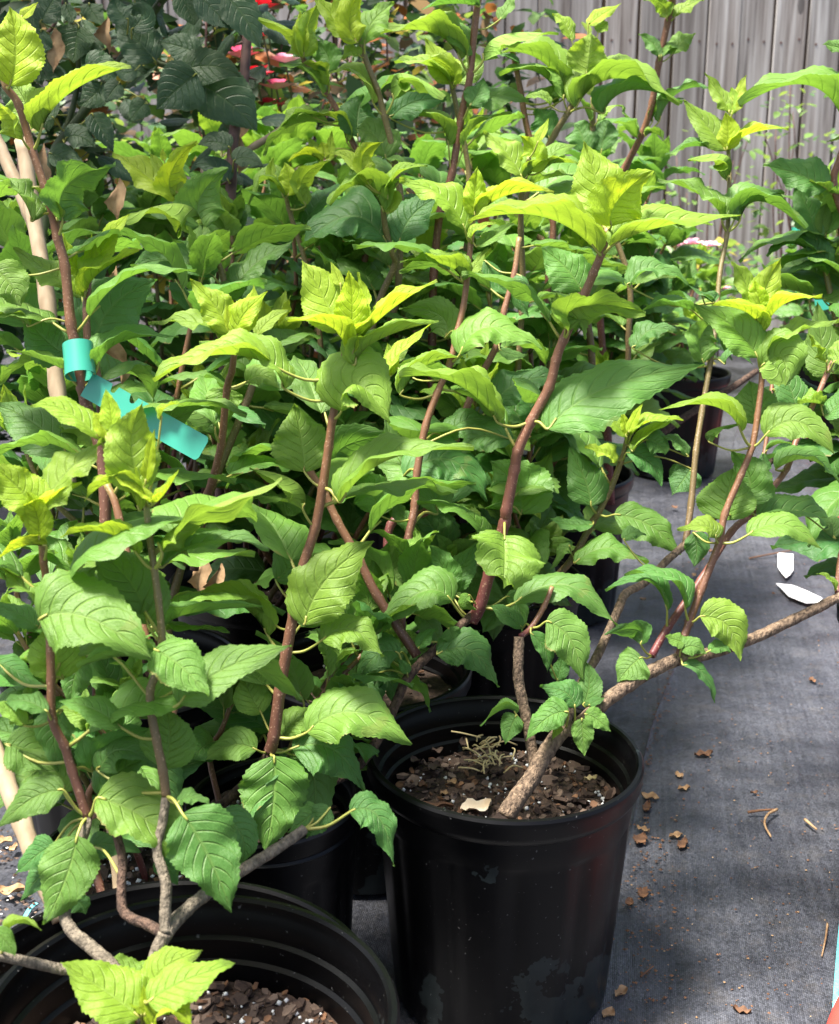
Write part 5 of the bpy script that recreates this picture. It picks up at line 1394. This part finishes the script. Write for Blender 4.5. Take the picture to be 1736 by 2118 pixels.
def slab(name, poly, z, th, m, label, cat, group=None, curve=0.0):
    n = len(poly); vs = []
    c = Vector((sum(p[0] for p in poly)/n, sum(p[1] for p in poly)/n, 0))
    for zz in (z, z+th):
        for p in poly: vs.append((p[0], p[1], zz+curve*((Vector((p[0], p[1], 0))-c).length)**2))
    fs = [tuple(range(n-1, -1, -1)), tuple(range(n, 2*n))]+[(i, (i+1) % n, n+(i+1) % n, n+i) for i in range(n)]
    return tag(mk(name, vs, fs, m, None, tuple(c+Vector((0, 0, z))), smooth=False), label, cat, group)
def gpoly(pts): return [tuple(on_ground(u, v, 0.012))[:2] for u, v in pts]
slab('plant_label', gpoly([(1609, 1144), (1641, 1147), (1641, 1180), (1634, 1190), (1626, 1196), (1617, 1186), (1609, 1174)]), 0.012, 0.001, M['white'], 'short white plastic plant label with a pointed end on the fabric', 'plant label')
slab('plant_label', gpoly([(1605, 1207), (1640, 1211), (1668, 1222), (1701, 1238), (1692, 1247), (1668, 1248), (1632, 1234)]), 0.012, 0.001, M['white'], 'long tapered white plastic plant label on the fabric', 'plant label')

# ------------------------------------------------------------------ litter
def crumple(name, p, size, m, label, cat, seed, group=None, asp=0.5, lift=0.25, rot=None):
    r_ = random.Random(seed); a = r_.uniform(0, 6.28) if rot is None else rot
    rows, half = 10, 3; vs, fs = [], []
    ph = r_.uniform(0, 6); k1 = r_.uniform(1.0, 2.2)
    for i in range(rows+1):
        t = i/rows; hw_ = size*asp*0.5*(math.sin(math.pi*min(1, t*0.97+0.02))**0.7)*r_.uniform(0.8, 1.15)
        for j in range(-half, half+1):
            x = j/half
            lx = (t-0.5)*size; ly = x*hw_
            z = size*lift*(0.5*abs(x)**1.5+0.35*math.sin(2*math.pi*k1*t+ph)*abs(x)+0.4*(t-0.5)**2*4*0.5)+r_.uniform(-1, 1)*size*0.02
            vs.append((p[0]+lx*math.cos(a)-ly*math.sin(a), p[1]+lx*math.sin(a)+ly*math.cos(a), p[2]+max(z, 0)+0.0006))
    for i in range(rows):
        for j in range(2*half):
            q = i*(2*half+1)+j; fs.append((q, q+1, q+2*half+2, q+2*half+1))
    n0 = len(vs)
    vs += [(x, y, z-0.0007) for x, y, z in vs[:n0]]; fs += [tuple(n0+q for q in reversed(f)) for f in fs[:]]
    return tag(mk(name, vs, fs, m, None, tuple(p)), label, cat, group)
GZ = 0.0085
LIT = [(1345, 1650, .026, 'dead', 'pale curled dead leaf pair lying near the bark-filled pot'), (1338, 1672, .024, 'dead_dark', 'dark crumpled leaf beside the pale curled leaf pair'), (1330, 1717, .020, 'dead', 'small flat tan wood flake on the fabric'),
       (1325, 1738, .026, 'dead_dark', 'brown rolled leaf below the tan flake'), (1398, 1730, .022, 'dead', 'papery husk beside the dark dried flower head'), (1412, 1748, .026, 'dead_dark', 'dark dried flower head on the fabric'),
       (1330, 1850, .020, 'dead_dark', 'triangular brown leaf scrap beside the pot wall'), (1302, 1868, .018, 'dead_dark', 'dark scrap tucked against the pot wall'), (1285, 2054, .022, 'dead', 'tan seed husks at the foot of the bark-filled pot'),
       (1258, 2098, .018, 'dead', 'pale crumpled bit under the pot base'), (1535, 2092, .020, 'dead_dark', 'single dark leaf scrap on the open fabric'), (1415, 1632, .020, 'dead', 'tan curled leaf beside the rim of the bark-filled pot'),
       (1405, 1605, .016, 'dead', 'small tan leaf with a green edge'), (1680, 1408, .020, 'dead_dark', 'lone brown clod on the wet looking fabric'), (1435, 1190, .018, 'dead', 'orange fleck below the hanging dark leaf'),
       (1330, 1240, .016, 'dead', 'pale twig flake beside the woody branch'), (1455, 1562, .030, 'dead_dark', 'patch of brown leaf crumbs under the long branch'), (1470, 1140, .016, 'dead_dark', 'brown flake in the fabric seam'),
       (10, 1740, .022, 'dead', 'yellowish dead leaf under the slanting stake'), (22, 1845, .036, 'dead', 'large curled tan leaf on the dark fabric'), (28, 1755, .018, 'dead', 'small tan leaf beside the slanting stake'),
       (1395, 1050, .020, 'dead_dark', 'brown lump far along the fabric seam'), (1600, 1228, .010, 'dead_dark', 'brown crumb beside the white labels'), (1560, 1640, .012, 'dead_dark', 'tiny brown crumb on the open fabric')]
for i, (u, v, s, mm, lb) in enumerate(LIT):
    p = on_ground(u, v, GZ); crumple('dead_leaf', p, s, M[mm], lb, 'dead leaf', 600+i, 'litter on the fabric', asp=0.55 if i % 3 else 0.75)
def twig_obj(pts, r, m, label, nm='twig'):
    sm = catmull(pts, 5); v_, f_, u_ = tube(sm, list(np.linspace(r, r*0.6, len(sm))), 6, 0.08)
    tag(mk(nm, v_, f_, M[m], None, tuple(sm[0]), uv=u_), label, 'twig', 'litter on the fabric')
twig_obj([on_ground(1547, 1680, .012), on_ground(1575, 1676, .015), on_ground(1605, 1674, .014)], 0.0022, 'dead_dark', 'straight dry twig crossing a curved twig')
twig_obj([on_ground(1608, 1674, .013), on_ground(1588, 1685, .016), on_ground(1582, 1705, .014), on_ground(1595, 1731, .012)], 0.0022, 'dead', 'curved dry twig on the open fabric')
twig_obj([on_ground(1665, 1695, .011), on_ground(1678, 1706, .013), on_ground(1690, 1716, .011)], 0.0022, 'dead', 'short thick split twig on the fabric')
twig_obj([on_ground(1712, 1910, .011), on_ground(1708, 1940, .014), on_ground(1700, 1978, .011)], 0.0014, 'dead', 'thin wavy dry stalk near the cyan stripe')
twig_obj([on_ground(1325, 2020, .011), on_ground(1352, 1998, .014)], 0.0014, 'dead_dark', 'short dark twig beside the pot foot')
twig_obj([on_ground(1550, 1155, .011), on_ground(1600, 1145, .014), on_ground(1640, 1138, .011)], 0.0020, 'dead_dark', 'dark twig behind the white labels')
# crumbs
def scatter_crumbs(nm, n, region, smin, smax, m, seed):
    r_ = random.Random(seed); V_, F_ = [], []
    for _ in range(n):
        u, v = region(r_); p = on_ground(u, v, GZ); s = r_.uniform(smin, smax); b0 = len(V_)
        for (x, y, z) in [(1, 0, 0), (-1, 0, 0), (0, 1, 0), (0, -1, 0), (0, 0, .7), (0, 0, -.4)]:
            V_.append((p[0]+x*s*r_.uniform(.6, 1.2), p[1]+y*s*r_.uniform(.6, 1.2), p[2]+z*s*r_.uniform(.5, 1)))
        for f in [(0, 2, 4), (2, 1, 4), (1, 3, 4), (3, 0, 4), (2, 0, 5), (1, 2, 5), (3, 1, 5), (0, 3, 5)]: F_.append(tuple(b0+q for q in f))
    tag(mk(nm, V_, F_, m, None, (0, 0, 0), smooth=False), None, None, None, 'stuff')
    return bpy.data.objects[nm] if nm in bpy.data.objects else None
def reg_path(r_): return (r_.uniform(1280, 1736), 1050+1070*r_.random()**0.8)
def reg_seam(r_):
    v = r_.uniform(1070, 2080); return (1478-0.285*(v-1070)+r_.gauss(0, 9) if v < 1640 else 1345+r_.gauss(0, 30), v)
def reg_left(r_): return (r_.uniform(-20, 130), r_.uniform(1600, 2060))
for nm, n, rg, a, b, mm, sd_, lb in [('dirt_crumbs', 420, reg_path, .0006, .0024, 'dead_dark', 1, 'brown dirt crumbs sprinkled over the path fabric'), ('leaf_crumbs', 130, reg_path, .0006, .0020, 'dead', 2, 'pale leaf crumbs sprinkled over the path fabric'),
                                 ('seam_dirt', 420, reg_seam, .0008, .0034, 'dead_dark', 3, 'dirt gathered along the fabric seam'), ('spilled_mix', 260, reg_left, .0015, .0045, 'chip', 4, 'spilled potting mix on the fabric by the pots'), ('spilled_perlite', 60, reg_left, .0012, .0030, 'perlite', 5, 'white perlite grains spilled on the fabric')]:
    scatter_crumbs(nm, n, rg, a, b, M[mm], sd_); o = bpy.data.objects[nm]; o['label'] = lb; o['category'] = 'debris'

# things lying on the bark mulch
def in_pot(u, v, z): return on_ground(u, v, z)
SZ = 0.2415
crumple('bark_piece', in_pot(985, 1672, SZ+.004), 0.034, M['pale_wood'], 'pale cream bark piece lying on the dark mulch by the rim', 'bark piece', 701, asp=0.72, lift=0.22, rot=0.25)
crumple('dry_leaf', in_pot(895, 1667, SZ+.003), 0.046, M['dead_dark'], 'long rust brown leaf strip on the mulch', 'dead leaf', 702, asp=0.16, lift=0.10, rot=-0.1)
crumple('dry_leaf', in_pot(1222, 1612, SZ+.004), 0.016, M['straw'], 'small yellow dry leaf on the mulch', 'dead leaf', 703, asp=0.6)
CHIPL = ['dark curled bark chip behind the straw tangle', 'large dark bark slab among the mulch', 'pale tan bark chip between dark chips', 'grey brown bark chip on the mulch', "flat dark chip by the pot's inner wall", 'curled dark bark strip beside the straw', 'ridged dark bark piece behind the trunk', 'reddish brown chip near the inner wall', 'small tan chip near the rust leaf strip', 'reddish chip beside the straw', 'small reddish chip below the straw']
for i, (u, v, s, mm) in enumerate([(960, 1540, .018, 'chip'), (898, 1590, .020, 'chip'), (935, 1620, .013, 'dead'), (905, 1555, .014, 'chip'), (860, 1575, .014, 'chip'), (1000, 1600, .018, 'chip'), (1150, 1590, .018, 'chip'), (875, 1625, .013, 'dead_dark'), (920, 1642, .011, 'dead'), (1015, 1548, .014, 'dead_dark'), (985, 1575, .013, 'dead_dark')]):
    crumple('bark_chip', in_pot(u, v, SZ+.004), s, M[mm], CHIPL[i], 'bark chip', 720+i, 'bark chips in the tall pot', asp=0.75, lift=0.3)
r_ = random.Random(31)
Vs, Fs = [], []
for i in range(34):
    p = in_pot(1020+r_.gauss(0, 22), 1565+r_.gauss(0, 26), SZ+.006+r_.uniform(0, .012)); a = r_.uniform(0, 3.14); l_ = r_.uniform(.012, .035)
    q = p+Vector((math.cos(a)*l_, math.sin(a)*l_*0.8, r_.uniform(-.004, .010))); md = p.lerp(q, .5)+Vector((r_.uniform(-.004, .004), 0, r_.uniform(0, .006)))
    v_, f_, u_ = tube(catmull([p, md, q], 3), [0.0010]*7, 5); b0 = len(Vs); Vs += v_; Fs += [tuple(b0+x for x in f) for f in f_]
tag(mk('straw', Vs, Fs, M['straw'], None, None), 'tangle of pale straw on the mulch in the tall pot', 'straw', None, 'stuff')
Vs, Fs = [], []
for i in range(26):
    p = P(330+r_.uniform(60, 330), 2100+r_.uniform(-25, 25), 0.98+r_.uniform(-.01, .05)); p.z = 0.222+r_.uniform(0, .008); a = r_.uniform(0, 3.14); l_ = r_.uniform(.008, .022)
    q = p+Vector((math.cos(a)*l_*.5, math.sin(a)*l_*.4, r_.uniform(-.001, .014)))
    v_, f_, u_ = tube([p, p.lerp(q, .5), q], [0.0009]*3, 5); b0 = len(Vs); Vs += v_; Fs += [tuple(b0+x for x in f) for f in f_]
tag(mk('straw', Vs, Fs, M['straw'], None, None), 'short straw stubble on the soil of the wide pot', 'straw', None, 'stuff')

# hanging dead leaves in the shrubs
for i, (u, v, d, s, pk) in enumerate([(112, 105, 1.98, .055, 'rc6'), (242, 415, 1.75, .05, 'rc2'), (220, 70, 2.0, .05, 'rc4'), (240, 590, 1.6, .04, 'S12'), (245, 745, 1.42, .045, 'S11'), (495, 320, 2.0, .05, 'rc1'), (495, 260, 2.0, .045, 'rc1'), (415, 1190, 1.5, .045, 'S3b'), (450, 1210, 1.5, .045, 'S3b'), (90, 340, 1.9, .05, 'rc6'), (455, 215, 2.05, .045, 'rc1'), (960, 820, 1.9, .03, 'S20')]):
    S = STEM[pk]; p = P(u, v, d); rr = random.Random(800+i)
    vs, fs = [], []; rows = 9
    for a in range(rows+1):
        t = a/rows; hw_ = s*0.24*math.sin(math.pi*min(1, .06+t*.93))**.8*rr.uniform(.75, 1.2)
        for j in (-2, -1, 0, 1, 2):
            x = j/2; vs.append(p+Vector((x*hw_+.004*math.sin(5*t+i), abs(x)*hw_*0.9*math.cos(3*t+i), (0.5-t)*s+.1*s*math.sin(4*t+x*2))))
    for a in range(rows):
        for j in range(4): q = a*5+j; fs.append((q, q+1, q+6, q+5))
    mk('dead_leaf', vs, fs, M['dead'], S['obj'], tuple(p))
